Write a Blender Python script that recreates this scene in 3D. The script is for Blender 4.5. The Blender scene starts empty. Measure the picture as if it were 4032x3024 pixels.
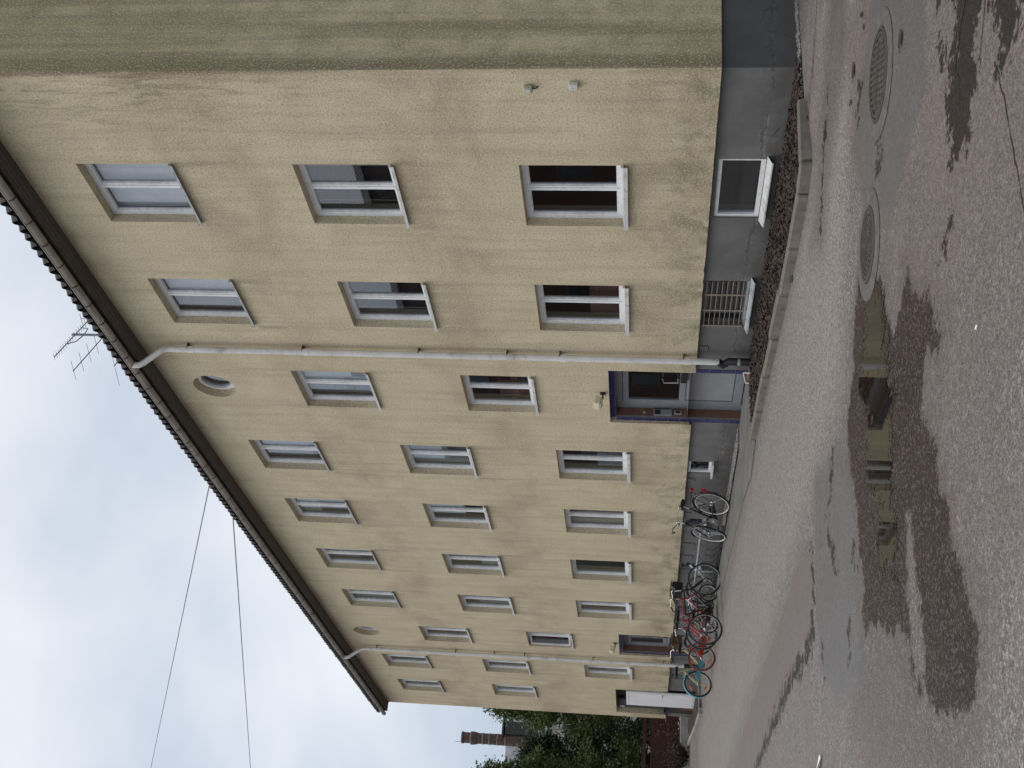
import bpy, math, random
import numpy as np
from mathutils import Vector, Matrix

random.seed(7); np.random.seed(7)
C = bpy.context.scene.collection
PI = math.pi
SC = bpy.context.scene

# ------------------------------------------------------------------ camera
cam_d = bpy.data.cameras.new('camera'); cam = bpy.data.objects.new('camera', cam_d); C.objects.link(cam)
cam_d.sensor_fit = 'HORIZONTAL'; cam_d.sensor_width = 36; cam_d.lens = 4574.17 / 4032 * 36
cam_d.clip_end = 2000; cam_d.clip_start = 0.05
_r = Vector((0.50140125, 0.86481391, 0.02633781)); _u = Vector((0.09164679, -0.0833552, 0.99229672)); _f = Vector((-0.8603474, 0.49512504, 0.12105182))
# the phone was held on its side: the picture's right edge is the ground
cm = Matrix.Identity(4)
for i in range(3):
    cm[i][0] = -_u[i]; cm[i][1] = _r[i]; cm[i][2] = -_f[i]
cm.translation = Vector((9.2655, -9.3301, 1.52))
cam.matrix_world = cm
SC.camera = cam
SC.view_settings.view_transform = 'Standard'; SC.view_settings.look = 'None'
SC.view_settings.exposure = 0.0; SC.view_settings.gamma = 1.0
SC.cycles.max_bounces = 8; SC.cycles.transparent_max_bounces = 16

# ------------------------------------------------------------------ world and sun (overcast)
SUN_ELEV = math.radians(62); SUN_AZ = math.radians(215)     # azimuth clockwise from +Y
W = bpy.data.worlds.new('World'); SC.world = W; W.use_nodes = True
nt = W.node_tree; nt.nodes.clear()
N = lambda t: nt.nodes.new(t)
L = lambda a, b: nt.links.new(a, b)
out = N('ShaderNodeOutputWorld'); mixs = N('ShaderNodeMixShader')
bg1 = N('ShaderNodeBackground'); bg2 = N('ShaderNodeBackground')
sky = N('ShaderNodeTexSky'); sky.sky_type = 'NISHITA'; sky.sun_disc = False
sky.sun_elevation = SUN_ELEV; sky.sun_rotation = SUN_AZ
L(sky.outputs[0], bg1.inputs[0]); bg1.inputs[1].default_value = 0.1
tc = N('ShaderNodeTexCoord'); sep = N('ShaderNodeSeparateXYZ'); L(tc.outputs['Generated'], sep.inputs[0])
add = N('ShaderNodeMath'); add.operation = 'MAXIMUM'; L(sep.outputs[2], add.inputs[0]); add.inputs[1].default_value = 0.0
add2 = N('ShaderNodeMath'); add2.operation = 'ADD'; L(add.outputs[0], add2.inputs[0]); add2.inputs[1].default_value = 0.32
dx = N('ShaderNodeMath'); dx.operation = 'DIVIDE'; L(sep.outputs[0], dx.inputs[0]); L(add2.outputs[0], dx.inputs[1])
dy = N('ShaderNodeMath'); dy.operation = 'DIVIDE'; L(sep.outputs[1], dy.inputs[0]); L(add2.outputs[0], dy.inputs[1])
cmb = N('ShaderNodeCombineXYZ'); L(dx.outputs[0], cmb.inputs[0]); L(dy.outputs[0], cmb.inputs[1])
nz = N('ShaderNodeTexNoise'); nz.inputs['Scale'].default_value = 0.85; nz.inputs['Detail'].default_value = 5
nz.inputs['Roughness'].default_value = 0.48; nz.inputs['Distortion'].default_value = 0.4
mp = N('ShaderNodeMapping'); mp.inputs['Location'].default_value = (4.3, 0.6, 0); L(cmb.outputs[0], mp.inputs[0]); L(mp.outputs[0], nz.inputs['Vector'])
rp = N('ShaderNodeValToRGB'); L(nz.outputs[0], rp.inputs[0])
rp.color_ramp.elements[0].position = 0.40; rp.color_ramp.elements[0].color = (0.66, 0.73, 0.83, 1)
rp.color_ramp.elements[1].position = 0.60; rp.color_ramp.elements[1].color = (1.08, 1.09, 1.11, 1)
e = rp.color_ramp.elements.new(0.5); e.color = (0.90, 0.94, 0.99, 1)
hz = N('ShaderNodeMapRange'); hz.interpolation_type = 'SMOOTHSTEP'; L(sep.outputs[2], hz.inputs[0]); hz.inputs[1].default_value = 0.02; hz.inputs[2].default_value = 0.26; hz.inputs[3].default_value = 0.7; hz.inputs[4].default_value = 0.0
hm = N('ShaderNodeMix'); hm.data_type = 'RGBA'; L(hz.outputs[0], hm.inputs[0]); L(rp.outputs[0], hm.inputs[6]); hm.inputs[7].default_value = (0.38, 0.48, 0.61, 1)
L(hm.outputs[2], bg2.inputs[0]); bg2.inputs[1].default_value = 1.02
mixs.inputs[0].default_value = 0.86
L(bg1.outputs[0], mixs.inputs[1]); L(bg2.outputs[0], mixs.inputs[2]); L(mixs.outputs[0], out.inputs[0])

sun_d = bpy.data.lights.new('sun', 'SUN'); sun_d.energy = 1.3; sun_d.angle = math.radians(40); sun_d.color = (1.0, 0.95, 0.87)
sun = bpy.data.objects.new('sun', sun_d); C.objects.link(sun)
sv = Vector((math.sin(SUN_AZ) * math.cos(SUN_ELEV), math.cos(SUN_AZ) * math.cos(SUN_ELEV), math.sin(SUN_ELEV)))
sun.rotation_euler = sv.to_track_quat('Z', 'Y').to_euler()

# ------------------------------------------------------------------ helpers
class MB:
    def __init__(s): s.v = []; s.f = []
    def quad(s, *p):
        n = len(s.v); s.v += [tuple(q) for q in p]; s.f.append(tuple(range(n, n + len(p))))
    def box(s, x0, x1, y0, y1, z0, z1, M=None):
        n = len(s.v); c = [(x0, y0, z0), (x1, y0, z0), (x1, y1, z0), (x0, y1, z0), (x0, y0, z1), (x1, y0, z1), (x1, y1, z1), (x0, y1, z1)]
        if M is not None: c = [tuple(M @ Vector(q)) for q in c]
        s.v += c
        s.f += [tuple(n + i for i in q) for q in ((0, 3, 2, 1), (4, 5, 6, 7), (0, 1, 5, 4), (1, 2, 6, 5), (2, 3, 7, 6), (3, 0, 4, 7))]
    def bbox(s, x0, x1, y0, y1, z0, z1, b=0.01, M=None):      # box with chamfered edges
        n = len(s.v); P = []
        for sx, X in ((-1, x0), (1, x1)):
            for sy, Y in ((-1, y0), (1, y1)):
                for sz, Z in ((-1, z0), (1, z1)):
                    P += [(X, Y - sy * b, Z - sz * b), (X - sx * b, Y, Z - sz * b), (X - sx * b, Y - sy * b, Z)]
        if M is not None: P = [tuple(M @ Vector(q)) for q in P]
        s.v += P
        ix = lambda a, bb, c, k: n + ((a * 2 + bb) * 2 + c) * 3 + k
        F = []
        for a in (0, 1): F.append((ix(a, 0, 0, 0), ix(a, 1, 0, 0), ix(a, 1, 1, 0), ix(a, 0, 1, 0)))
        for a in (0, 1): F.append((ix(0, a, 0, 1), ix(1, a, 0, 1), ix(1, a, 1, 1), ix(0, a, 1, 1)))
        for a in (0, 1): F.append((ix(0, 0, a, 2), ix(1, 0, a, 2), ix(1, 1, a, 2), ix(0, 1, a, 2)))
        for a in (0, 1):
            for c in (0, 1):
                F.append((ix(a, c, 0, 0), ix(a, c, 1, 0), ix(a, c, 1, 1), ix(a, c, 0, 1)))
                F.append((ix(a, 0, c, 0), ix(a, 1, c, 0), ix(a, 1, c, 2), ix(a, 0, c, 2)))
                F.append((ix(0, a, c, 1), ix(1, a, c, 1), ix(1, a, c, 2), ix(0, a, c, 2)))
        for a in (0, 1):
            for c in (0, 1):
                for d in (0, 1): F.append((ix(a, c, d, 0), ix(a, c, d, 1), ix(a, c, d, 2)))
        s.f += F
    def tube(s, path, r, n=8, cap=True, closed=False):
        P = [Vector(q) for q in path]; k = len(P); base = len(s.v)
        rr = r if hasattr(r, '__len__') else [r] * k
        up = None
        for i in range(k):
            if closed: t = (P[(i + 1) % k] - P[i - 1]).normalized()
            else: t = ((P[min(i + 1, k - 1)] - P[max(i - 1, 0)])).normalized()
            if up is None:
                up = Vector((0, 0, 1)) if abs(t.z) < 0.9 else Vector((1, 0, 0))
            a = t.cross(up)
            if a.length < 1e-6: a = t.cross(Vector((0, 1, 0.01)))
            a.normalize(); b = a.cross(t).normalized(); up = b
            for j in range(n):
                an = 2 * PI * j / n
                s.v.append(tuple(P[i] + (a * math.cos(an) + b * math.sin(an)) * rr[i]))
        m = k if closed else k - 1
        for i in range(m):
            for j in range(n):
                i2 = (i + 1) % k
                s.f.append((base + i * n + j, base + i * n + (j + 1) % n, base + i2 * n + (j + 1) % n, base + i2 * n + j))
        if cap and not closed:
            c0 = [s.v[base + j] for j in range(n)]; c1 = [s.v[base + (k - 1) * n + j] for j in range(n)]
            s.quad(*c0[::-1]); s.quad(*c1)
    def lathe(s, prof, n=24, M=None, cap=True):
        base = len(s.v); k = len(prof)
        for (r, z) in prof:
            for j in range(n):
                a = 2 * PI * j / n; q = Vector((r * math.cos(a), r * math.sin(a), z))
                s.v.append(tuple(M @ q) if M is not None else tuple(q))
        for i in range(k - 1):
            for j in range(n):
                s.f.append((base + i * n + j, base + i * n + (j + 1) % n, base + (i + 1) * n + (j + 1) % n, base + (i + 1) * n + j))
        if cap:
            s.f.append(tuple(base + j for j in range(n))[::-1]); s.f.append(tuple(base + (k - 1) * n + j for j in range(n)))
    def mesh(s, name, smooth=False):
        me = bpy.data.meshes.new(name); me.from_pydata(s.v, [], s.f); me.update()
        if smooth: me.polygons.foreach_set('use_smooth', [True] * len(me.polygons))
        return me
    def build(s, name, mat, parent=None, smooth=False, loc=None):
        return obj(name, s.mesh(name, smooth), mat, parent, loc)

def obj(name, me, mat, parent=None, loc=None):
    if mat is not None and not me.materials: me.materials.append(mat)
    o = bpy.data.objects.new(name, me); C.objects.link(o)
    if parent is not None: o.parent = parent
    if loc is not None: o.location = loc
    return o
def dup(o, parent=None, loc=None):
    c = o.copy(); C.objects.link(c)
    if parent is not None: c.parent = parent
    if loc is not None: c.location = loc
    return c
def tag(o, label=None, cat=None, group=None, kind=None):
    if label: o['label'] = label
    if cat: o['category'] = cat
    if group: o['group'] = group
    if kind: o['kind'] = kind
    return o
def empty(name, loc=(0, 0, 0), rz=0.0):
    o = bpy.data.objects.new(name, None); C.objects.link(o); o.location = loc; o.rotation_euler = (0, 0, rz); o.empty_display_size = 0.2
    return o

# ------------------------------------------------------------------ materials
def newmat(name):
    m = bpy.data.materials.new(name); m.use_nodes = True; t = m.node_tree
    b = t.nodes['Principled BSDF']
    return m, t, b
class G:           # small node-graph helper
    def __init__(s, t): s.t = t
    def n(s, ty, **kw):
        x = s.t.nodes.new(ty)
        for k, v in kw.items(): setattr(x, k, v)
        return x
    def l(s, a, b): s.t.links.new(a, b)
    def setin(s, inp, v):
        if hasattr(v, 'is_linked') or isinstance(v, bpy.types.NodeSocket): s.l(v, inp)
        else: inp.default_value = v
    def math(s, op, a, b=0.0, c=None, clamp=False):
        x = s.n('ShaderNodeMath', operation=op, use_clamp=clamp); s.setin(x.inputs[0], a); s.setin(x.inputs[1], b)
        if c is not None: s.setin(x.inputs[2], c)
        return x.outputs[0]
    def mix(s, fac, a, b, mode='MIX'):
        x = s.n('ShaderNodeMix', data_type='RGBA', blend_type=mode); s.setin(x.inputs[0], fac)
        for i, v in ((6, a), (7, b)):
            if isinstance(v, tuple): v = (*v[:3], 1)
            s.setin(x.inputs[i], v)
        return x.outputs[2]
    def mapr(s, v, a, b, c=0.0, d=1.0, smooth=True):
        x = s.n('ShaderNodeMapRange', interpolation_type='SMOOTHSTEP' if smooth else 'LINEAR'); s.setin(x.inputs[0], v)
        for i, q in zip((1, 2, 3, 4), (a, b, c, d)): s.setin(x.inputs[i], q)
        return x.outputs[0]
    def coord(s, kind='Object'):
        return s.n('ShaderNodeTexCoord').outputs[kind]
    def mapv(s, vec, scale=(1, 1, 1), loc=(0, 0, 0)):
        x = s.n('ShaderNodeMapping'); s.l(vec, x.inputs[0]); x.inputs['Scale'].default_value = scale; x.inputs['Location'].default_value = loc
        return x.outputs[0]
    def noise(s, vec, scale, detail=4, rough=0.55, dist=0.0):
        x = s.n('ShaderNodeTexNoise'); s.l(vec, x.inputs['Vector']); x.inputs['Scale'].default_value = scale
        x.inputs['Detail'].default_value = detail; x.inputs['Roughness'].default_value = rough; x.inputs['Distortion'].default_value = dist
        return x.outputs[0]
    def vor(s, vec, scale, out='Color', feat='F1'):
        x = s.n('ShaderNodeTexVoronoi', feature=feat); s.l(vec, x.inputs['Vector']); x.inputs['Scale'].default_value = scale
        return x.outputs[out]
    def bump(s, h, strength=0.3, dist=0.01, normal=None):
        x = s.n('ShaderNodeBump'); x.inputs['Strength'].default_value = strength; x.inputs['Distance'].default_value = dist; s.l(h, x.inputs['Height'])
        if normal is not None: s.l(normal, x.inputs['Normal'])
        return x.outputs[0]
    def xyz(s, vec):
        x = s.n('ShaderNodeSeparateXYZ'); s.l(vec, x.inputs[0]); return x.outputs
    def attr(s, name):
        x = s.n('ShaderNodeAttribute', attribute_name=name); return x.outputs['Fac']

def simple(name, col, rough=0.6, metal=0.0, var=0.12, scale=9.0, bump=0.0, bscale=60.0, dirt=None, dirtamt=0.35, coord='Object'):
    m, t, b = newmat(name); g = G(t); v = g.coord(coord)
    n1 = g.noise(v, scale, 5, 0.6)
    f = g.mapr(n1, 0.3, 0.7)
    c = g.mix(f, tuple(x * (1 - var) for x in col), tuple(min(1, x * (1 + var)) for x in col))
    if dirt is not None:
        n2 = g.noise(v, scale * 0.7, 6, 0.65, 0.3); c = g.mix(g.math('MULTIPLY', g.mapr(n2, 0.5, 0.72), dirtamt), c, dirt)
    g.l(c, b.inputs['Base Color']); b.inputs['Roughness'].default_value = rough; b.inputs['Metallic'].default_value = metal
    if bump > 0: g.l(g.bump(g.noise(v, bscale, 3), bump, 0.01), b.inputs['Normal'])
    return m

def plaster(name, gable=False):
    m, t, b = newmat(name); g = G(t); v = g.coord('Object'); X, Y, Z = g.xyz(v)
    grain = g.noise(v, 40, 3, 0.7)
    grain2 = g.noise(v, 33, 4, 0.75)
    med = g.noise(v, 1.7, 6, 0.6, 0.2)
    big = g.noise(v, 0.42, 4, 0.5)
    streak = g.noise(g.mapv(v, (5.5, 5.5, 0.34)), 1.0, 6, 0.62, 0.25)
    streak2 = g.noise(g.mapv(v, (9, 9, 1.5), (3, 0, 7)), 1.0, 6, 0.68, 0.6)
    hband = g.noise(g.mapv(v, (0.75, 0.75, 1.25), (1, 5, 2)), 1.0, 5, 0.62, 0.2)
    c = g.mix(g.mapr(med, 0.3, 0.72), (0.540, 0.462, 0.312), (0.655, 0.578, 0.412))
    c = g.mix(g.mapr(big, 0.35, 0.65, 0, 0.5), c, (0.59, 0.505, 0.365))
    # reddish old damp patches around the storey lines
    zb = g.math('SINE', g.math('MULTIPLY', g.math('SUBTRACT', Z, 3.55), 2.2))
    red = g.math('MULTIPLY', g.mapr(hband, 0.36, 0.74), g.mapr(zb, -0.6, 0.9, 0.15, 0.85))
    c = g.mix(red, c, (0.40, 0.305, 0.215))
    c = g.mix(g.math('MULTIPLY', g.mapr(streak, 0.42, 0.82), 0.6), c, (0.31, 0.265, 0.19))
    c = g.mix(g.math('MULTIPLY', g.mapr(streak2, 0.58, 0.8), 0.5), c, (0.30, 0.26, 0.18))
    # soot and algae at the foot of the wall
    foot = g.math('MULTIPLY', g.mapr(Z, 0.88, 2.0, 1.0, 0.0), g.mapr(g.noise(v, 2.0, 6, 0.68), 0.42, 0.66))
    c = g.mix(g.math('MULTIPLY', foot, 0.85), c, (0.21, 0.19, 0.125))
    # dirt runs below the window sills
    if not gable:
        q = g.math('DIVIDE', g.math('ADD', X, 2.19), -2.583); i0 = g.math('ROUND', q); dxw = g.math('MULTIPLY', g.math('ABSOLUTE', g.math('SUBTRACT', q, i0)), 2.583)
        okc = g.math('GREATER_THAN', g.math('MODULO', g.math('ADD', i0, 3.0), 5.0), 0.5)
        run = 0.0
        for zs in (7.62, 4.78, 1.92):
            below = g.math('SUBTRACT', zs, Z); run = g.math('ADD', run, g.math('MULTIPLY', g.mapr(below, 0.0, 0.04), g.mapr(below, 0.15, 1.15, 1.0, 0.0)))
        lat = g.math('MAXIMUM', g.mapr(dxw, 0.64, 0.56, 0.0, 0.45), g.math('MULTIPLY', g.mapr(dxw, 0.5, 0.6), g.mapr(dxw, 0.72, 0.62)))
        runs = g.noise(g.mapv(v, (11, 11, 0.7), (9, 2, 4)), 1.0, 5, 0.6)
        c = g.mix(g.math('MULTIPLY', g.math('MULTIPLY', g.math('MULTIPLY', run, lat), okc), g.mapr(runs, 0.36, 0.66, 0.08, 0.75)), c, (0.25, 0.205, 0.145))
    # algae runs near the gable corner
    if not gable:
        cor = g.math('MULTIPLY', g.mapr(X, -1.3, -0.2, 0.0, 1.0), g.mapr(streak2, 0.46, 0.64))
        cor = g.math('MULTIPLY', cor, g.mapr(Z, 4.0, 8.2, 0.10, 0.95))
        c = g.mix(g.math('MULTIPLY', cor, 0.8), c, (0.20, 0.19, 0.095))
        edge = g.math('MULTIPLY', g.mapr(X, -0.12, 0.0, 0.0, 1.0), g.mapr(Z, 3.5, 7.5, 0.15, 1.0))
        c = g.mix(g.math('MULTIPLY', edge, g.mapr(streak, 0.3, 0.5)), c, (0.22, 0.155, 0.10))
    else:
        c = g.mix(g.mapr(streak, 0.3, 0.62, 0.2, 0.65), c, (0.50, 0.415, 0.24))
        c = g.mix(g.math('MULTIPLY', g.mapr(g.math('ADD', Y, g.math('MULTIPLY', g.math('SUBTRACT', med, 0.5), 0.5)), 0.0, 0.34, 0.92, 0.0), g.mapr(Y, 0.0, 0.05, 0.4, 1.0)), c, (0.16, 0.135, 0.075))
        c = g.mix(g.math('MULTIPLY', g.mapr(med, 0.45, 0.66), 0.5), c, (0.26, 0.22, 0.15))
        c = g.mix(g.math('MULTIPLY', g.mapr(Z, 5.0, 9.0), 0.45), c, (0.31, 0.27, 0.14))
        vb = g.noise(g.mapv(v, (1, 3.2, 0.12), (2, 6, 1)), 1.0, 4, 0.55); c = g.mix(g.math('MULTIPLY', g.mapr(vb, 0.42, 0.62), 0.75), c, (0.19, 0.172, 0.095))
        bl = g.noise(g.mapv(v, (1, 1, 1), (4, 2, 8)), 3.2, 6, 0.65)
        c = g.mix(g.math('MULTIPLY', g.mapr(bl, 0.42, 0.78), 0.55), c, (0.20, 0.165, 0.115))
    # flaked chips along the bottom lip
    chip = g.math('MULTIPLY', g.mapr(Z, 0.885, 1.02, 1.0, 0.0), g.mapr(g.noise(v, 2.1, 5, 0.7, 0.4), 0.60, 0.63))
    c = g.mix(chip, c, (0.55, 0.49, 0.39))
    c = g.mix(g.mapr(grain, 0.48, 0.68, 0.0, 0.6), c, (0.76, 0.69, 0.51))
    c = g.mix(g.math('MULTIPLY', g.mapr(grain2, 0.50, 0.64), 0.62), c, (0.27, 0.222, 0.15))
    g.l(c, b.inputs['Base Color']); b.inputs['Roughness'].default_value = 0.92
    b.inputs['Specular IOR Level'].default_value = 0.2
    h = g.math('ADD', g.math('MULTIPLY', grain, 0.6), grain2)
    g.l(g.bump(h, 0.7, 0.012), b.inputs['Normal'])
    return m

def plinth_mat(name, col):
    m, t, b = newmat(name); g = G(t); v = g.coord('Object'); X, Y, Z = g.xyz(v)
    n1 = g.noise(v, 1.8, 6, 0.6); n2 = g.noise(v, 9, 5, 0.6)
    c = g.mix(g.mapr(n1, 0.3, 0.7), tuple(x * 0.84 for x in col), tuple(x * 1.16 for x in col))
    low = g.mapr(g.math('ADD', Z, g.math('MULTIPLY', g.math('SUBTRACT', g.noise(v, 4.5, 6, 0.7), 0.5), 0.9)), 0.08, 0.42, 1.0, 0.0)
    c = g.mix(g.math('MULTIPLY', low, 0.62), c, (0.06, 0.052, 0.044))
    # cracks where the paint flakes off near the ground
    ed = g.vor(g.mapv(v, (1.6, 1.6, 1.6)), 2.2, 'Distance', 'DISTANCE_TO_EDGE')
    wob = g.noise(v, 6, 5, 0.7)
    cr = g.math('MULTIPLY', g.mapr(g.math('ADD', ed, g.math('MULTIPLY', g.math('SUBTRACT', wob, 0.5), 0.09)), 0.0, 0.016, 1.0, 0.0), g.mapr(Z, 0.30, 0.52, 1.0, 0.0))
    cr = g.math('MULTIPLY', cr, g.mapr(n1, 0.45, 0.6))
    c = g.mix(g.math('MULTIPLY', cr, 0.75), c, (0.03, 0.028, 0.026))
    line = g.math('ABSOLUTE', g.math('SUBTRACT', Z, g.math('ADD', 0.20, g.math('MULTIPLY', g.noise(v, 2.3, 6, 0.72), 0.24))))
    fl = g.math('MULTIPLY', g.mapr(line, 0.006, 0.022, 1.0, 0.0), g.mapr(wob, 0.42, 0.56)); cr = g.math('MAXIMUM', cr, fl)
    c = g.mix(g.math('MULTIPLY', fl, 0.8), c, (0.03, 0.028, 0.026)); c = g.mix(g.math('MULTIPLY', g.mapr(line, 0.02, 0.05, 0.5, 0.0), g.mapr(wob, 0.5, 0.6)), c, tuple(min(1, x * 1.7) for x in col))
    g.l(c, b.inputs['Base Color']); b.inputs['Roughness'].default_value = 0.75
    h = g.math('SUBTRACT', g.math('ADD', g.math('MULTIPLY', n2, 0.5), g.math('MULTIPLY', g.noise(v, 45, 3), 0.2)), g.math('MULTIPLY', cr, 0.6))
    g.l(g.bump(h, 0.35, 0.02), b.inputs['Normal'])
    return m

def asphalt():
    m, t, b = newmat('asphalt'); g = G(t); v = g.coord('Object'); X, Y, Z = g.xyz(v)
    sp = g.xyz(g.vor(v, 105))[0]; sp2 = g.xyz(g.vor(v, 66))[1]
    n1 = g.noise(v, 24, 4, 0.7); n2 = g.noise(v, 2.2, 6, 0.6); n3 = g.noise(v, 0.5, 5, 0.55); n4 = g.noise(v, 7.5, 5, 0.65); n6 = g.noise(v, 19, 5, 0.78)
    c = g.mix(sp, (0.092, 0.080, 0.076), (0.215, 0.191, 0.180))
    c = g.mix(g.mapr(sp2, 0.80, 0.86, 0, 0.7), c, (0.42, 0.40, 0.38))
    c = g.mix(g.mapr(sp2, 0.10, 0.14, 0.75, 0.0), c, (0.045, 0.04, 0.04))
    c = g.mix(g.mapr(n3, 0.42, 0.62, 0, 0.5), c, (0.195, 0.150, 0.140))
    c = g.mix(g.mapr(n2, 0.35, 0.68, 0.35, 0.0), c, (0.09, 0.084, 0.083))
    mv = g.mapr(g.math('ADD', g.attr('sd_mauve'), g.math('MULTIPLY', g.math('SUBTRACT', n2, 0.5), 1.6)), -0.4, 0.35, 0.62, 0.0)
    c = g.mix(mv, c, g.mix(sp, (0.055, 0.038, 0.036), (0.205, 0.152, 0.144)))
    c = g.mix(g.mapr(g.math('ADD', g.attr('sd_dry'), g.math('MULTIPLY', g.math('SUBTRACT', n2, 0.5), 1.2)), -0.5, 0.3, 0.8, 0.0), c, g.mix(g.math('MULTIPLY', g.math('ADD', sp, sp2), 0.5), (0.045, 0.040, 0.036), (0.44, 0.40, 0.368)))
    c = g.mix(g.math('MULTIPLY', g.mapr(n6, 0.52, 0.66), 0.5), c, (0.07, 0.062, 0.06))
    c = g.mix(g.math('MULTIPLY', g.mapr(n6, 0.46, 0.34), 0.32), c, (0.36, 0.335, 0.315))
    wob = g.math('ADD', g.math('MULTIPLY', g.math('SUBTRACT', n4, 0.5), 0.30), g.math('MULTIPLY', g.math('SUBTRACT', n1, 0.5), 0.22))
    wobs = g.math('ADD', g.math('ADD', g.math('MULTIPLY', g.math('SUBTRACT', n4, 0.5), 0.34), g.math('MULTIPLY', g.math('SUBTRACT', n1, 0.5), 0.20)), g.math('MULTIPLY', g.math('SUBTRACT', g.noise(v, 2.6, 3), 0.5), 0.22))
    def mask(name, w0, w1, wb=wob):
        return g.mapr(g.math('ADD', g.attr(name), wb), w0, w1, 1.0, 0.0)
    pink = mask('sd_pink', -0.02, 0.03, wobs); grey = mask('sd_grey', -0.12, 0.10); wet = mask('sd_wet', -0.035, 0.03, wobs); dark = mask('sd_dark', -0.03, 0.02, g.math('MULTIPLY', wobs, 2.0)); soft = mask('sd_damp', -0.35, 0.25)
    c = g.mix(g.math('MULTIPLY', pink, 0.8), c, g.mix(sp, (0.115, 0.088, 0.086), (0.165, 0.130, 0.126)))
    c = g.mix(g.math('MULTIPLY', grey, 0.75), c, g.mix(sp, (0.072, 0.072, 0.076), (0.122, 0.121, 0.124)))
    c = g.mix(g.math('MULTIPLY', soft, 0.55), c, (0.085, 0.064, 0.058))
    fringe = g.mapr(g.math('ADD', g.attr('sd_wet'), g.math('MULTIPLY', wob, 2.2)), -0.1, 0.35, 1.0, 0.0); c = g.mix(g.math('MULTIPLY', fringe, 0.55), c, (0.070, 0.046, 0.042))
    wc = g.mix(sp, (0.017, 0.0085, 0.0075), (0.054, 0.031, 0.027)); wc = g.mix(g.mapr(n2, 0.45, 0.65, 0.0, 0.5), wc, g.mix(sp, (0.008, 0.007, 0.0065), (0.030, 0.026, 0.025))); wc = g.mix(g.mapr(sp2, 0.80, 0.86, 0, 0.6), wc, (0.14, 0.122, 0.115)); wc = g.mix(g.math('MULTIPLY', g.mapr(n6, 0.46, 0.36), 0.3), wc, (0.12, 0.092, 0.084))
    c = g.mix(g.math('MULTIPLY', wet, 0.93), c, wc)
    c = g.mix(g.math('MULTIPLY', dark, 0.88), c, g.mix(sp, (0.008, 0.007, 0.0065), (0.024, 0.020, 0.018)))
    # leaf crumbs and grit
    cr = g.vor(v, 7, 'Distance'); c = g.mix(g.mapr(cr, 0.05, 0.075, 0.85, 0.0), c, (0.030, 0.021, 0.016)); cr2 = g.vor(g.mapv(v, (1, 1, 1), (3, 7, 0)), 2.1, 'Distance'); c = g.mix(g.mapr(cr2, 0.02, 0.035, 0.85, 0.0), c, (0.035, 0.020, 0.012))
    g.l(c, b.inputs['Base Color'])
    ro = g.mapr(n2, 0.3, 0.7, 0.50, 0.68)
    ro = g.math('SUBTRACT', ro, g.math('MULTIPLY', grey, 0.16)); ro = g.math('SUBTRACT', ro, g.math('MULTIPLY', pink, 0.10))
    ro = g.math('SUBTRACT', ro, g.math('MULTIPLY', g.math('MAXIMUM', wet, dark), 0.14), clamp=True)
    g.l(ro, b.inputs['Roughness'])
    g.l(g.math('SUBTRACT', 0.5, g.math('MULTIPLY', g.math('MAXIMUM', wet, dark), 0.40)), b.inputs['Specular IOR Level'])
    hh = g.math('ADD', g.math('MULTIPLY', g.vor(v, 90, 'Distance'), 0.7), g.math('MULTIPLY', n1, 0.6))
    flat = g.math('SUBTRACT', 1.0, g.math('MULTIPLY', g.math('MAXIMUM', pink, grey), 0.55))
    hh = g.math('ADD', g.math('MULTIPLY', hh, flat), g.math('MULTIPLY', n2, 0.8))
    g.l(g.bump(hh, 0.7, 0.012), b.inputs['Normal'])
    return m

def puddle_mat():
    m, t, b = newmat('puddle_water'); g = G(t); v = g.coord('Object')
    n1 = g.noise(v, 24, 4, 0.7); n4 = g.noise(v, 7.5, 5, 0.65); n5 = g.noise(g.mapv(v, (2.2, 5, 1), (2, 3, 0)), 1.0, 3, 0.5)
    d = g.math('ADD', g.attr('sd_puddle'), g.math('MULTIPLY', g.math('SUBTRACT', n4, 0.5), 0.26))
    d = g.math('ADD', d, g.math('MULTIPLY', g.math('SUBTRACT', n1, 0.5), 0.46))
    d = g.math('ADD', d, g.mapr(n5, 0.52, 0.66, 0.0, 0.20))
    grit = g.xyz(g.vor(v, 66))[1]; d = g.math('ADD', d, g.mapr(grit, 0.72, 0.9, 0.0, 0.10))
    a = g.mapr(d, -0.02, 0.012, 1.0, 0.0)
    tr = g.n('ShaderNodeBsdfTransparent'); df = g.n('ShaderNodeBsdfDiffuse'); df.inputs[0].default_value = (0.020, 0.015, 0.012, 1)
    gl = g.n('ShaderNodeBsdfGlossy'); gl.inputs['Roughness'].default_value = 0.02; gl.inputs[0].default_value = (0.9, 0.9, 0.9, 1)
    g.l(g.bump(g.noise(v, 9, 3), 0.010, 0.01), gl.inputs['Normal'])
    ge = g.n('ShaderNodeNewGeometry'); dt = g.n('ShaderNodeVectorMath', operation='DOT_PRODUCT'); g.l(ge.outputs['Incoming'], dt.inputs[0]); g.l(ge.outputs['Normal'], dt.inputs[1])
    cs = g.math('SUBTRACT', 1.0, g.math('ABSOLUTE', dt.outputs['Value']), clamp=True); fac = g.math('ADD', 0.02, g.math('MULTIPLY', g.math('POWER', cs, 5.0), 0.62), clamp=True)
    m1 = g.n('ShaderNodeMixShader'); g.l(fac, m1.inputs[0]); g.l(df.outputs[0], m1.inputs[1]); g.l(gl.outputs[0], m1.inputs[2])
    mx = g.n('ShaderNodeMixShader'); g.l(a, mx.inputs[0]); g.l(tr.outputs[0], mx.inputs[1]); g.l(m1.outputs[0], mx.inputs[2])
    g.l(mx.outputs[0], t.nodes['Material Output'].inputs[0])
    return m

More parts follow.
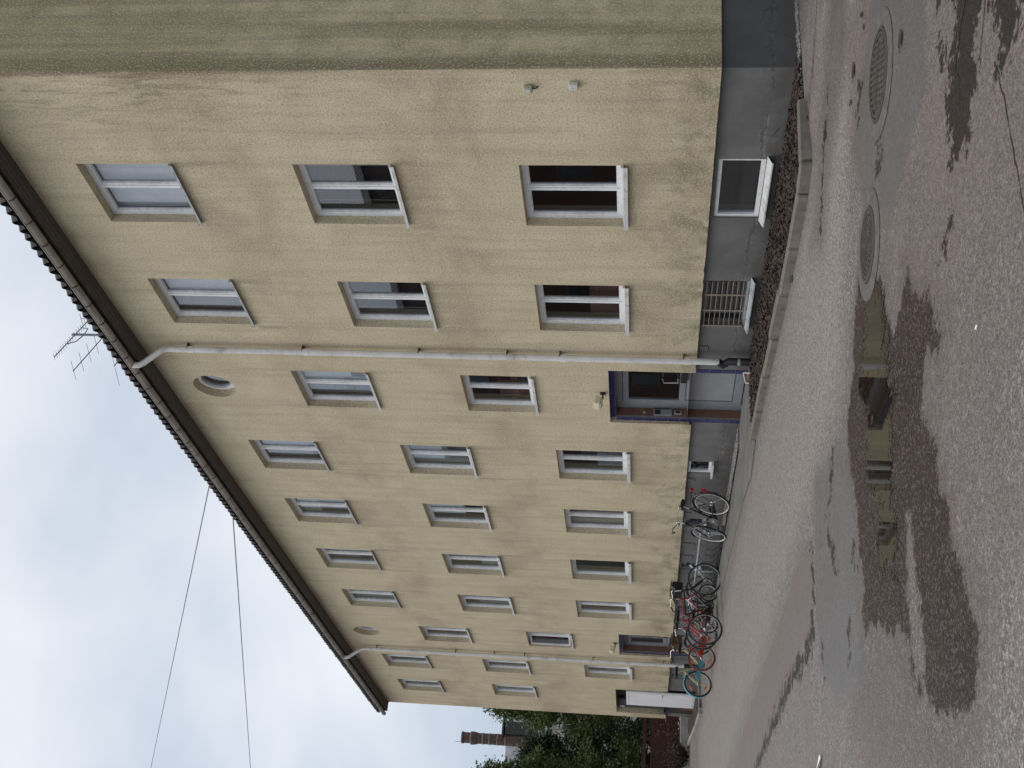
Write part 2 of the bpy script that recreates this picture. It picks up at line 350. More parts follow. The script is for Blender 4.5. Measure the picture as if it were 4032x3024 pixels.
def glass_mat():
    m = bpy.data.materials.new('window_glass'); m.use_nodes = True; t = m.node_tree; t.nodes.clear(); g = G(t)
    o = g.n('ShaderNodeOutputMaterial'); tr = g.n('ShaderNodeBsdfTransparent'); tr.inputs[0].default_value = (0.82, 0.84, 0.86, 1)
    gl = g.n('ShaderNodeBsdfGlossy'); gl.inputs['Roughness'].default_value = 0.015; gl.inputs[0].default_value = (0.92, 0.95, 1, 1)
    v = g.coord('Object'); bp = g.bump(g.noise(v, 1.3, 1), 0.012, 0.05); g.l(bp, gl.inputs['Normal'])
    ge = g.n('ShaderNodeNewGeometry'); dt = g.n('ShaderNodeVectorMath', operation='DOT_PRODUCT'); g.l(ge.outputs['Incoming'], dt.inputs[0]); g.l(ge.outputs['Normal'], dt.inputs[1])
    cs = g.math('SUBTRACT', 1.0, g.math('ABSOLUTE', dt.outputs['Value']), clamp=True)
    fac = g.math('ADD', 0.06, g.math('MULTIPLY', g.math('POWER', cs, 4.0), 0.9), clamp=True)
    mx = g.n('ShaderNodeMixShader'); g.l(fac, mx.inputs[0]); g.l(tr.outputs[0], mx.inputs[1]); g.l(gl.outputs[0], mx.inputs[2]); g.l(mx.outputs[0], o.inputs[0])
    return m

def leafmat(name, c1, c2, c3=None):
    m, t, b = newmat(name); g = G(t); ge = g.n('ShaderNodeNewGeometry'); v = g.coord('Object')
    c = g.mix(ge.outputs['Random Per Island'], c1, c2)
    if c3: c = g.mix(g.mapr(g.noise(v, 0.9, 3), 0.45, 0.65, 0, 0.8), c, c3)
    g.l(c, b.inputs['Base Color']); b.inputs['Roughness'].default_value = 0.6
    return m

M = {}
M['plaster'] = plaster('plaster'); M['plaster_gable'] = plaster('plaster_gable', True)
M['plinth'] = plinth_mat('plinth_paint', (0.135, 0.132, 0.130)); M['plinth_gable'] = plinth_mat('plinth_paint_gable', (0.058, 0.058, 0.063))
M['asphalt'] = asphalt(); M['puddle'] = puddle_mat(); M['glass'] = glass_mat()
M['white'] = simple('white_window_paint', (0.76, 0.77, 0.78), 0.45, var=0.07, scale=14, dirt=(0.34, 0.32, 0.28), dirtamt=0.35)
M['sill'] = simple('sill_paint', (0.60, 0.60, 0.595), 0.5, var=0.08, scale=10, dirt=(0.20, 0.18, 0.15), dirtamt=0.6)
M['sill_grey'] = simple('sill_shade_grey', (0.40, 0.42, 0.44), 0.4, var=0.15, scale=10, dirt=(0.08, 0.07, 0.06), dirtamt=0.8)  # top-floor sills: shade of the underside put into a darker grey
M['pipe'] = simple('downpipe_paint', (0.70, 0.695, 0.68), 0.4, var=0.07, scale=4, dirt=(0.30, 0.27, 0.22), dirtamt=0.6)
M['gutter'] = simple('gutter_metal', (0.30, 0.275, 0.24), 0.5, var=0.15, scale=3, dirt=(0.13, 0.11, 0.09), dirtamt=0.6)
M['soffit'] = simple('soffit_boards', (0.095, 0.080, 0.066), 0.7, var=0.12, scale=3, dirt=(0.08, 0.065, 0.05), dirtamt=0.7)
M['fascia'] = simple('fascia_boards', (0.045, 0.038, 0.032), 0.7, var=0.3, scale=4)
M['tile'] = simple('roof_tile_clay', (0.055, 0.045, 0.042), 0.6, var=0.35, scale=5)
M['room'] = simple('room_wall', (0.20, 0.13, 0.10), 0.9, var=0.3, scale=0.6)
M['curtain'] = simple('curtain_fabric', (0.72, 0.73, 0.75), 0.9, var=0.08, scale=4)
M['curtain_warm'] = simple('curtain_fabric_cream', (0.58, 0.52, 0.42), 0.9, var=0.08, scale=4)
M['net'] = simple('net_curtain', (0.30, 0.31, 0.33), 0.9, var=0.1, scale=4)
M['blind'] = simple('blind_slats', (0.62, 0.63, 0.65), 0.5, var=0.05, scale=4)
M['blind_green'] = simple('roller_blind_fabric', (0.34, 0.37, 0.33), 0.8, var=0.04, scale=4)
M['brown_board'] = simple('brown_board', (0.15, 0.075, 0.05), 0.55, var=0.18, scale=6)
M['alu'] = simple('door_aluminium', (0.25, 0.265, 0.285), 0.42, metal=0.25, var=0.07, scale=5)
M['alu_panel'] = simple('door_panel', (0.27, 0.27, 0.275), 0.5, var=0.05, scale=5)
M['blue_tile'] = simple('blue_glazed_tile', (0.020, 0.022, 0.095), 0.14, var=0.3, scale=8)
M['grout'] = simple('grout', (0.17, 0.17, 0.19), 0.9)
M['black'] = simple('black_plastic', (0.014, 0.014, 0.015), 0.4, var=0.3)
M['rubber'] = simple('tyre_rubber', (0.016, 0.016, 0.017), 0.75, var=0.3)
M['steel'] = simple('steel', (0.55, 0.56, 0.58), 0.3, metal=0.9, var=0.08)
M['rim'] = simple('rim_alloy', (0.38, 0.385, 0.40), 0.4, metal=0.6, var=0.05)
M['galv'] = simple('galvanised_bar', (0.36, 0.42, 0.48), 0.45, metal=0.5, var=0.12)
M['hoop'] = simple('rack_hoop_steel', (0.085, 0.09, 0.10), 0.5, metal=0.4)
M['cellar'] = simple('cellar_blackout', (0.018, 0.016, 0.015), 0.9)  # near-black, for the light-blocking boxes added behind the cellar panes
M['sill_old'] = simple('sill_old_paint', (0.36, 0.38, 0.40), 0.6, var=0.15, scale=12, dirt=(0.12, 0.11, 0.10), dirtamt=0.9)
M['rust_bar'] = simple('grille_bar_rusty', (0.24, 0.20, 0.165), 0.7, var=0.15, scale=12, dirt=(0.22, 0.09, 0.03), dirtamt=0.85)
M['kerb'] = simple('kerb_concrete', (0.165, 0.145, 0.125), 0.85, var=0.18, scale=5, bump=0.5, bscale=70, dirt=(0.075, 0.07, 0.06), dirtamt=0.85)
M['kerb_pale'] = simple('edging_concrete', (0.30, 0.285, 0.26), 0.85, var=0.2, scale=4, bump=0.4, dirt=(0.09, 0.08, 0.07), dirtamt=0.8)
M['path'] = simple('path_concrete', (0.145, 0.14, 0.135), 0.6, var=0.2, scale=3, bump=0.35, bscale=50, dirt=(0.07, 0.065, 0.06), dirtamt=0.7)
M['soil'] = simple('bed_soil', (0.030, 0.019, 0.016), 0.9, var=0.4, scale=8, bump=0.6, bscale=40)
M['mulch'] = leafmat('bark_mulch', (0.010, 0.006, 0.005), (0.055, 0.028, 0.023))
M['gravel'] = leafmat('gravel_stones', (0.07, 0.065, 0.06), (0.36, 0.34, 0.32))
M['iron'] = simple('cast_iron', (0.072, 0.064, 0.060), 0.55, metal=0.35, var=0.25, scale=14, bump=0.3, bscale=90, dirt=(0.12, 0.10, 0.085), dirtamt=0.6)
M['collar'] = simple('collar_asphalt', (0.10, 0.092, 0.089), 0.7, var=0.25, scale=10, bump=0.4, bscale=60)
M['crack'] = simple('crack_dark', (0.012, 0.011, 0.011), 0.8, var=0.2)  # plain dark colour of the thin crack strips
M['dry_leaf'] = simple('dry_leaf', (0.035, 0.016, 0.010), 0.6, var=0.3, scale=30)
M['paper'] = simple('paper_scrap', (0.8, 0.8, 0.78), 0.7, var=0.04)
M['lamp'] = simple('lamp_housing', (0.56, 0.54, 0.38), 0.5, var=0.05)
M['lampglass'] = simple('lamp_diffuser', (0.72, 0.71, 0.58), 0.3, var=0.04)
M['white_door'] = simple('white_door_paint', (0.82, 0.83, 0.85), 0.45, var=0.04, scale=3)
M['box_white'] = simple('junction_box_plastic', (0.52, 0.52, 0.49), 0.5, var=0.08)
M['box_green'] = simple('sensor_plastic', (0.36, 0.37, 0.30), 0.5, var=0.1)
M['cable'] = simple('cable_sheath', (0.10, 0.10, 0.11), 0.5)
M['antenna'] = simple('antenna_aluminium', (0.16, 0.19, 0.23), 0.45, metal=0.5, var=0.1)
M['leaf'] = leafmat('conifer_foliage', (0.036, 0.066, 0.020), (0.095, 0.145, 0.038), (0.13, 0.155, 0.035))
M['leaf_dark'] = leafmat('conifer_foliage_dark', (0.024, 0.046, 0.020), (0.055, 0.09, 0.034), (0.07, 0.10, 0.03))
M['bark'] = simple('tree_bark', (0.07, 0.05, 0.038), 0.9, var=0.3, scale=12, bump=0.6)
M['shrub'] = leafmat('shrub_leaves', (0.022, 0.014, 0.012), (0.085, 0.022, 0.022), (0.03, 0.035, 0.015))
M['grass'] = leafmat('moss_grass', (0.035, 0.065, 0.012), (0.075, 0.11, 0.025))
M['fence'] = simple('fence_red_paint', (0.065, 0.017, 0.015), 0.65, var=0.2, scale=5)
M['fence_pale'] = simple('retaining_wall_paint', (0.42, 0.41, 0.40), 0.8, var=0.15, scale=3)
M['brick'] = simple('chimney_brick', (0.080, 0.050, 0.042), 0.85, var=0.35, scale=6, bump=0.4)
M['band'] = simple('chimney_band', (0.36, 0.33, 0.30), 0.8, var=0.1)
M['far_roof'] = simple('far_metal_roof', (0.20, 0.20, 0.225), 0.5, var=0.12, scale=1.5)
M['far_wall'] = simple('far_house_wall', (0.42, 0.40, 0.37), 0.85, var=0.1, scale=1)
M['opp_wall2'] = simple('opposite_render', (0.09, 0.10, 0.075), 0.85, var=0.25, scale=2)
M['opp_wall'] = simple('opposite_brick', (0.095, 0.048, 0.034), 0.85, var=0.25, scale=2)
M['opp_frame'] = simple('opposite_frame', (0.13, 0.11, 0.10), 0.5)
M['opp_pane'] = simple('opposite_pane', (0.03, 0.035, 0.04), 0.08)

# ------------------------------------------------------------------ ground
def gz(x, y):
    t = min(1, max(0, (y + 2.6) / 2.2)); t = t * t * (3 - 2 * t)
    return 0.06 * t
def sdf(P, poly):
    P = np.asarray(P); a = np.asarray(poly, float); b = np.roll(a, -1, axis=0)
    d = np.full(len(P), 1e9); ins = np.zeros(len(P), bool)
    for p0, p1 in zip(a, b):
        e = p1 - p0; w = P - p0; tt = np.clip((w @ e) / max(1e-9, e @ e), 0, 1)
        q = w - tt[:, None] * e; d = np.minimum(d, (q * q).sum(1))
        c = ((p0[1] > P[:, 1]) != (p1[1] > P[:, 1])) & (P[:, 0] < (p1[0] - p0[0]) * (P[:, 1] - p0[1]) / (p1[1] - p0[1] + 1e-12) + p0[0])
        ins ^= c
    d = np.sqrt(d); return np.where(ins, -d, d)
def sdline(P, pts, wid):
    P = np.asarray(P); d = np.full(len(P), 1e9)
    for p0, p1 in zip(pts[:-1], pts[1:]):
        p0 = np.array(p0); e = np.array(p1) - p0; w = P - p0; tt = np.clip((w @ e) / max(1e-9, e @ e), 0, 1); q = w - tt[:, None] * e
        d = np.minimum(d, np.sqrt((q * q).sum(1)))
    return d - wid
PUD = [(2.13, -4.29), (2.59, -4.61), (2.58, -4.9), (2.7, -5.09), (2.56, -5.22), (2.6, -5.39), (2.69, -5.55), (2.52, -5.57), (2.52, -5.71), (2.44, -5.9), (2.36, -6.02), (2.43, -6.23), (2.37, -6.42), (2.32, -6.61), (2.02, -6.52), (1.75, -6.39), (1.8, -6.19), (1.95, -6.03), (1.88, -5.99), (1.62, -5.67), (1.65, -5.5), (1.73, -5.3), (1.86, -5.21), (1.58, -4.92), (1.57, -4.78), (1.69, -4.72), (1.94, -4.61), (2.03, -4.4)]
WET = [(1.82, -4.04), (2.02, -3.98), (2.64, -4.62), (2.67, -4.96), (2.79, -5.18), (2.96, -5.14), (3.13, -5.09), (3.28, -4.96), (3.35, -5.11), (3.37, -5.28), (3.64, -5.45), (3.77, -5.6), (3.67, -5.65), (3.86, -5.81), (3.76, -5.89), (3.51, -5.75), (3.42, -5.76), (3.32, -5.91), (3.29, -6.07), (3.46, -6.23), (3.47, -6.38), (3.45, -6.5), (3.57, -6.64), (3.62, -6.77), (3.61, -6.93), (3.7, -7.09), (3.74, -7.21), (3.8, -7.34), (3.84, -7.45), (3.81, -7.59), (3.68, -7.73), (3.54, -7.8), (2.96, -7.62), (2.73, -7.44), (2.6, -7.38), (2.45, -7.22), (2.37, -6.99), (2.04, -6.87), (1.72, -6.74), (1.42, -6.64), (1.18, -6.6), (1.08, -6.39), (1.24, -6.31), (1.17, -5.99), (1.15, -5.68), (1.1, -5.45), (0.98, -5.07), (0.96, -4.82), (1.09, -4.78), (1.33, -4.64), (1.52, -4.34)]
RIDGE = [(2.65, -6.34), (2.78, -6.4), (2.77, -6.68), (2.81, -6.98), (2.8, -7.33), (2.66, -7.42), (2.53, -7.15), (2.55, -6.79)]
PINK = [(-1.54, -4.78), (-2.86, -4.77), (-4.12, -4.78), (-5.82, -4.77), (-8.47, -4.75), (-11.01, -4.95), (-14, -5.2), (-10, -5.85), (-7.39, -5.72), (-5.08, -5.68), (-3.43, -5.7), (-2.34, -5.72), (-1.52, -5.75), (-1.22, -5.5), (-1.26, -4.99)]
GREY = [(-0.96, -4.74), (-0.84, -4.39), (-0.11, -4.66), (0.52, -4.69), (0.95, -5.05), (1.03, -5.42), (1.12, -5.66), (1.17, -5.99), (1.18, -6.29), (1.01, -6.39), (1.12, -6.61), (1.12, -6.93), (-0.24, -6.74), (-1.04, -6.19), (-1.12, -5.53)]
GREY2 = [(3.6, -2.2), (4.4, -3.4), (4.2, -4.3), (3.0, -4.4), (2.2, -3.7), (2.0, -2.9)]
DARKS = [[(4.77, -4.32), (4.6, -4.0), (5.0, -4.1), (5.4, -4.8), (5.11, -4.71), (4.96, -4.99), (4.83, -5.14), (4.66, -5.31), (4.4, -5.07), (4.46, -4.79), (4.62, -4.66), (4.58, -4.52), (4.45, -4.31), (4.68, -4.45)],
         [(5.2, -4.5), (5.27, -4.93), (5.22, -5.11), (5.24, -5.33), (5.4, -5.37), (5.57, -5.27), (5.9, -5.4), (5.9, -4.6)],
         [(4.17, -5.29), (4.22, -5.41), (4.08, -5.48), (3.99, -5.36)],
         [(2.9, -3.62), (3.0, -3.6), (2.82, -3.8), (2.76, -3.78)]]
DLINES = [([(-1.25, -5.0), (-1.2, -5.5), (-1.5, -5.78), (-2.3, -5.76), (-3.4, -5.74), (-5, -5.72), (-7.4, -5.76)], 0.085),
          ([(0.3, -4.75), (0.1, -5.0), (-0.3, -5.1)], 0.03), ([(-0.2, -5.3), (0.0, -5.55), (0.1, -5.75)], 0.03), ([(0.55, -6.3), (0.45, -6.55)], 0.035), ([(-0.9, -6.1), (-0.8, -6.35)], 0.03),
          ([(0.9, -5.9), (0.95, -6.05)], 0.04), ([(2.45, -2.72), (2.3, -2.9)], 0.03), ([(1.3, -1.6), (0.7, -2.0), (0.3, -2.4)], 0.03)]
def axis(parts):
    r = []
    for a, b, s in parts: r += list(np.arange(a, b, s))
    return np.array(r + [parts[-1][1]])
gx = axis([(-420, -60, 60), (-60, -30, 3), (-30, -12, 0.4), (-12, -2, 0.12), (-2, 6.5, 0.06), (6.5, 14, 0.5), (14, 60, 6), (60, 420, 60)])
gy = axis([(-420, -60, 60), (-60, -14, 4), (-14, -8.4, 0.3), (-8.4, -2.0, 0.06), (-2.0, 0.4, 0.12), (0.4, 12, 1.5), (12, 60, 8), (60, 420, 60)])
XX, YY = np.meshgrid(gx, gy); PP = np.stack([XX.ravel(), YY.ravel()], 1); nx, ny = len(gx), len(gy)
tt = np.clip((PP[:, 1] + 2.6) / 2.2, 0, 1); ZZ = 0.06 * tt * tt * (3 - 2 * tt)
vv = np.column_stack([PP, ZZ]); idx = np.arange(nx * ny).reshape(ny, nx)
ff = np.stack([idx[:-1, :-1], idx[:-1, 1:], idx[1:, 1:], idx[1:, :-1]], -1).reshape(-1, 4)
me = bpy.data.meshes.new('ground'); me.from_pydata(vv.tolist(), [], ff.tolist()); me.update()
def addattr(me, name, vals):
    a = me.attributes.new(name, 'FLOAT', 'POINT'); a.data.foreach_set('value', np.asarray(vals, np.float32))
wet = np.maximum(sdf(PP, WET), -sdf(PP, RIDGE))
addattr(me, 'sd_wet', wet); addattr(me, 'sd_pink', sdf(PP, PINK)); addattr(me, 'sd_grey', np.minimum(sdf(PP, GREY), sdf(PP, GREY2)))
dk = np.full(len(PP), 1e3)
for d in DARKS: dk = np.minimum(dk, sdf(PP, d))
for l, w in DLINES: dk = np.minimum(dk, sdline(PP, l, w))
addattr(me, 'sd_dark', dk)
addattr(me, 'sd_mauve', np.minimum(sdf(PP, [(1.6, -1.3), (4.2, -2.2), (6.2, -4.2), (5.6, -6.2), (4.4, -7.6), (3.7, -7.4), (3.4, -6.0), (3.0, -5.0), (2.3, -3.9), (1.9, -2.8)]), sdf(PP, [(0.2, -0.6), (1.2, -0.3), (2.6, 1.0), (1.2, 1.2), (0.2, 0.6)])))
addattr(me, 'sd_dry', sdf(PP, [(2.2, -2.2), (0.9, -4.4), (-0.9, -4.5), (-6, -4.6), (-14, -4.6), (-24, -4.0), (-24, -1.4), (-6, -1.6), (0.3, -1.75)]))
addattr(me, 'sd_damp', np.minimum(sdf(PP, [(1.0, -6.6), (2.3, -6.9), (2.7, -7.5), (3.6, -7.9), (3.0, -8.3), (1.0, -7.6), (0.2, -7.0)]), sdf(PP, [(3.2, -0.2), (-0.5, -2.2), (0.4, -2.8), (2.5, -1.6), (3.8, -0.6)])))
ground = tag(obj('ground', me, M['asphalt']), kind='structure')

# puddle: a flat sheet of water 4 mm above the asphalt
px = np.arange(1.2, 3.1, 0.03); py = np.arange(-7.0, -3.9, 0.03); X2, Y2 = np.meshgrid(px, py); P2 = np.stack([X2.ravel(), Y2.ravel()], 1)
sd = sdf(P2, PUD); i2 = np.arange(len(P2)).reshape(len(py), len(px)); q = np.stack([i2[:-1, :-1], i2[:-1, 1:], i2[1:, 1:], i2[1:, :-1]], -1).reshape(-1, 4)
q = q[(sd[q] < 0.22).all(1)]; used, inv = np.unique(q, return_inverse=True)
me = bpy.data.meshes.new('puddle'); me.from_pydata(np.column_stack([P2[used], np.full(len(used), 0.004)]).tolist(), [], inv.reshape(-1, 4).tolist()); me.update()
addattr(me, 'sd_puddle', sd[used]); tag(obj('puddle', me, M['puddle']), kind='structure')

# cracks in the asphalt (thin strips)
def strip(name, pts, w, mat, z=0.003, seed=1):
    rnd = random.Random(seed); mb = MB(); P = []
    for (a, b) in zip(pts[:-1], pts[1:]):
        n = max(2, int(math.dist(a, b) / 0.05))
        for k in range(n):
            t = k / n; P.append((a[0] + (b[0] - a[0]) * t + rnd.uniform(-.012, .012), a[1] + (b[1] - a[1]) * t + rnd.uniform(-.012, .012)))
    P.append(pts[-1])
    Ls = []; 
    for i, p in enumerate(P):
        a = P[max(0, i - 1)]; b = P[min(len(P) - 1, i + 1)]; d = Vector((b[0] - a[0], b[1] - a[1])); d.normalize(); nrm = Vector((-d.y, d.x))
        ww = w * rnd.uniform(0.35, 1.2) * (0.3 if i in (0, len(P) - 1) else 1)
        Ls.append((p[0] + nrm.x * ww, p[1] + nrm.y * ww, p[0] - nrm.x * ww, p[1] - nrm.y * ww))
    for a, b in zip(Ls[:-1], Ls[1:]):
        mb.quad((a[0], a[1], z), (a[2], a[3], z), (b[2], b[3], z), (b[0], b[1], z))
    return tag(mb.build(name, mat), kind='structure')
strip('crack', [(5.20, -5.2), (5.23, -5.31), (5.24, -5.62), (5.25, -6.1), (5.2, -6.4)], 0.0042, M['crack'], seed=3)
strip('crack', [(5.15, -4.35), (4.95, -4.52), (4.78, -4.62), (4.64, -4.72)], 0.010, M['crack'], seed=4)
strip('crack', [(4.64, -4.72), (4.70, -4.83), (4.62, -4.98)], 0.006, M['crack'], seed=5)
strip('crack', [(5.3, -4.75), (5.15, -4.9), (5.05, -5.0)], 0.006, M['crack'], seed=6)
strip('crack', [(0.2, -1.0), (0.75, -0.8), (1.6, -0.15)], 0.016, M['soil'], z=0.066, seed=8)

# ------------------------------------------------------------------ apartment building
B = tag(empty('apartment_building', (0, 0, 0)), 'long three-storey beige plastered apartment block with grey plinth and white windows', 'building')
XL, XR, ZP, ZT, DEP = -27.65, 0.0, 0.88, 9.74, 10.0
COLS = dict(A=-2.19, B=-4.722, C=-7.298, D=-9.864, E=-12.447, F=-15.131, G=-17.751, H=-20.315, I=-22.946, J=-25.44)
ROWS = {3: (7.64, 8.936), 2: (4.796, 6.075), 1: (1.935, 3.225), 'u': (6.157, 7.446), 'l': (3.451, 4.627)}
WW = 1.19
WIN = [(c, r) for c in 'ABDEFG' for r in (3, 2, 1)] + [('I', 3), ('I', 2), ('I', 1), ('J', 3), ('J', 2), ('C', 'u'), ('C', 'l'), ('H', 'u'), ('H', 'l')]
ROUND = [(-7.30, 8.934, 0.36), (-20.36, 8.945, 0.36)]
D1 = (-8.16, -6.45); DZ = 2.235; D2 = (-21.25, -19.54); WD = (-27.19, -24.64, 2.395)
rects = [(COLS[c] - WW / 2, COLS[c] + WW / 2, ROWS[r][0] + 0.02, ROWS[r][1]) for c, r in WIN]
rects_f = rects + [(D1[0], D1[1], ZP - 0.5, DZ), (D2[0], D2[1], ZP - 0.5, DZ), (WD[0], WD[1], ZP - 0.5, WD[2])]
def pierced(mb, x0, x1, z0, z1, rects, circles, Y, depth):
    sq = [(cx - r * 1.2, cx + r * 1.2, cz - r * 1.2, cz + r * 1.2) for cx, cz, r in circles]
    xs = sorted(set([x0, x1] + [min(x1, max(x0, v)) for q in rects + sq for v in q[:2]])); zs = sorted(set([z0, z1] + [min(z1, max(z0, v)) for q in rects + sq for v in q[2:]]))
    for i in range(len(xs) - 1):
        for j in range(len(zs) - 1):
            cx, cz = (xs[i] + xs[i + 1]) / 2, (zs[j] + zs[j + 1]) / 2
            if any(a < cx < b and c < cz < d for a, b, c, d in rects + sq): continue
            mb.quad((xs[i], Y, zs[j]), (xs[i + 1], Y, zs[j]), (xs[i + 1], Y, zs[j + 1]), (xs[i], Y, zs[j + 1]))
    for a, b, c, d in rects:
        c = max(c, z0)
        mb.quad((a, Y, c), (a, Y, d), (a, Y + depth, d), (a, Y + depth, c)); mb.quad((b, Y, c), (b, Y + depth, c), (b, Y + depth, d), (b, Y, d))
        mb.quad((a, Y, d), (b, Y, d), (b, Y + depth, d), (a, Y + depth, d))
        if c > z0: mb.quad((a, Y, c), (a, Y + depth, c), (b, Y + depth, c), (b, Y, c))
    for cx, cz, r in circles:
        n = 40; h = r * 1.2
        for k in range(n):
            pts = []
            for kk in (k, k + 1):
                a = 2 * PI * kk / n; ca, sa = math.cos(a), math.sin(a); s = h / max(abs(ca), abs(sa))
                pts.append(((cx + r * ca, cz + r * sa), (cx + s * ca, cz + s * sa)))
            (p0, s0), (p1, s1) = pts
            mb.quad((s0[0], Y, s0[1]), (s1[0], Y, s1[1]), (p1[0], Y, p1[1]), (p0[0], Y, p0[1]))
            mb.quad((p0[0], Y, p0[1]), (p1[0], Y, p1[1]), (p1[0], Y + depth, p1[1]), (p0[0], Y + depth, p0[1]))
mb = MB(); pierced(mb, XL, XR, ZP + 0.03, ZT, rects_f, ROUND, 0.0, 0.26); rnd = random.Random(77)
for a, b in ((XL, WD[0]), (WD[1], D2[0]), (D2[1], D1[0]), (D1[1], XR)):      # the hand-trowelled lower edge
    n = max(2, int((b - a) / 0.09)); ze = [ZP + rnd.gauss(0, .0016) + (rnd.uniform(.005, .014) if rnd.random() < .02 else 0) for k in range(n + 1)]; ze[-1] = ze[0] = ZP
    for k in range(n):
        xa, xb = a + (b - a) * k / n, a + (b - a) * (k + 1) / n; mb.quad((xa, 0, ze[k]), (xb, 0, ze[k + 1]), (xb, 0, ZP + .03), (xa, 0, ZP + .03)); mb.quad((xa, 0, ze[k]), (xa, .08, ze[k]), (xb, .08, ze[k + 1]), (xb, 0, ze[k + 1]))
mb.build('wall', M['plaster'], B)
mb = MB()
RZ = ZT + 0.19; RS = 0.45; YR = DEP / 2
mb.quad((XR, 0, ZP), (XR, DEP, ZP), (XR, DEP, ZT), (XR, YR, ZT + RS * YR + 0.1), (XR, 0, ZT)); mb.quad((XR, 0, ZP), (XR - .06, 0, ZP), (XR - .06, DEP, ZP), (XR, DEP, ZP))
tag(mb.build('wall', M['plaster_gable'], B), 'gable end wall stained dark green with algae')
mb = MB(); mb.quad((XL, 0, ZP), (XL, DEP, ZP), (XL, DEP, ZT), (XL, YR, ZT + RS * YR + 0.1), (XL, 0, ZT)); mb.quad((XL, DEP, 0), (XR, DEP, 0), (XR, DEP, ZT), (XL, DEP, ZT)); mb.build('wall', M['plaster'], B)
# plinth
CEL = [(-2.66, -1.54, 0.26, 0.82), (-5.20, -4.05, 0.24, 0.86), (-10.14, -9.66, 0.45, 0.855), (-12.62, -12.2, 0.45, 0.855), (-14.98, -14.56, 0.45, 0.855), (-17.7, -17.28, 0.45, 0.855), (-23.4, -22.98, 0.45, 0.855)]
prects = CEL + [(D1[0] - 0.02, D1[1] + 0.03, -0.6, 0.95), (D2[0] - 0.02, D2[1] + 0.03, -0.6, 0.95), (WD[0], WD[1], -0.6, 0.95)]
mb = MB(); pierced(mb, XL + 0.1, XR - 0.06, -0.4, 0.93, prects, [], 0.06, 0.22); mb.build('plinth', M['plinth'], B)
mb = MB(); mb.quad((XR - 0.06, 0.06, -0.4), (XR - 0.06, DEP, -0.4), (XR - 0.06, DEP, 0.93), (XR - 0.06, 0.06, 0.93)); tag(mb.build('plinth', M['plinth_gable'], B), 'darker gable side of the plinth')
mb = MB(); mb.quad((XL + 0.1, 0.06, -0.4), (XL + 0.1, DEP, -0.4), (XL + 0.1, DEP, 0.93), (XL + 0.1, 0.06, 0.93)); mb.build('plinth', M['plinth'], B)
# rooms behind the glass
mb = MB()
for z in (0.0, 1.02, 3.88, 6.74, 9.55):
    if z > 0.5: mb.box(XL + 0.02, XR - 0.08, 0.27, 4.0, z - 0.12, z)
mb.quad((XL, 4.0, -0.3), (XR, 4.0, -0.3), (XR, 4.0, 9.6), (XL, 4.0, 9.6))
for x in (-3.45, -6.0, -8.6, -11.1, -13.8, -16.4, -19.0, -21.6, -24.2): mb.box(x - 0.05, x + 0.05, 0.28, 3.98, -0.3, 9.4)
mb.build('room_wall', M['room'], B)

for a, b2, c0, d0 in CEL:  # dark boxes added behind the panes so the cellar openings stay black
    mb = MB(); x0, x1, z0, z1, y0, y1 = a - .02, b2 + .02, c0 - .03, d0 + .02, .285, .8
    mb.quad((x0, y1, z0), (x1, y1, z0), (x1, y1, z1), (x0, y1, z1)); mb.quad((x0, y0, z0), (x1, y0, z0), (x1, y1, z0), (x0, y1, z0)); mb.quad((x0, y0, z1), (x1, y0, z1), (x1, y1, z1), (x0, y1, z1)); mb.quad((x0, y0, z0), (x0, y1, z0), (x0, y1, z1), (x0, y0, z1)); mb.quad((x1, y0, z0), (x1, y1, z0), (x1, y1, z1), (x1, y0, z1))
    mb.build('cellar_blackout', M['cellar'], B)
# eaves
mb = MB(); mb.box(XL - 0.12, XR + 0.15, -0.235, 0.01, ZT, ZT + 0.022)
for y in (-0.165, -0.085): mb.box(XL - 0.12, XR + 0.15, y - 0.004, y + 0.004, ZT - 0.006, ZT)
mb.build('soffit', M['soffit'], B)
mb = MB(); mb.box(XL - 0.12, XR + 0.15, -0.262, -0.238, ZT - 0.01, ZT + 0.17); mb.build('fascia', M['fascia'], B)
mb = MB(); n = 10; GY, GZ, GR = -0.33, ZT + 0.125, 0.062
prof = [(GY - GR * math.cos(PI * k / n), GZ - GR * math.sin(PI * k / n) * 1.25) for k in range(n + 1)]
for (a, b) in zip(prof[:-1], prof[1:]): mb.quad((XL - 0.2, a[0], a[1]), (XR + 0.2, a[0], a[1]), (XR + 0.2, b[0], b[1]), (XL - 0.2, b[0], b[1]))
mb.tube([(XL - 0.2, GY - GR, GZ), (XR + 0.2, GY - GR, GZ)], 0.009, 6)
for X in (XL - 0.2, XR + 0.2): mb.quad(*[(X, a, z) for a, z in prof])
gut = mb.build('gutter', M['gutter'], B, smooth=True)
mb = MB(); pr2 = [(GY + (a - GY) * 1.07, GZ + (z - GZ) * 1.07) for a, z in prof]
for (a, b) in zip(pr2[:-1], pr2[1:]): mb.quad((-0.011, a[0], a[1]), (0.011, a[0], a[1]), (0.011, b[0], b[1]), (-0.011, b[0], b[1]))
br = None; x = -0.4
brm = mb.mesh('gutter_bracket')
while x > XL: obj('gutter_bracket', brm, M['fascia'], gut, (x, 0, 0)); x -= 0.49
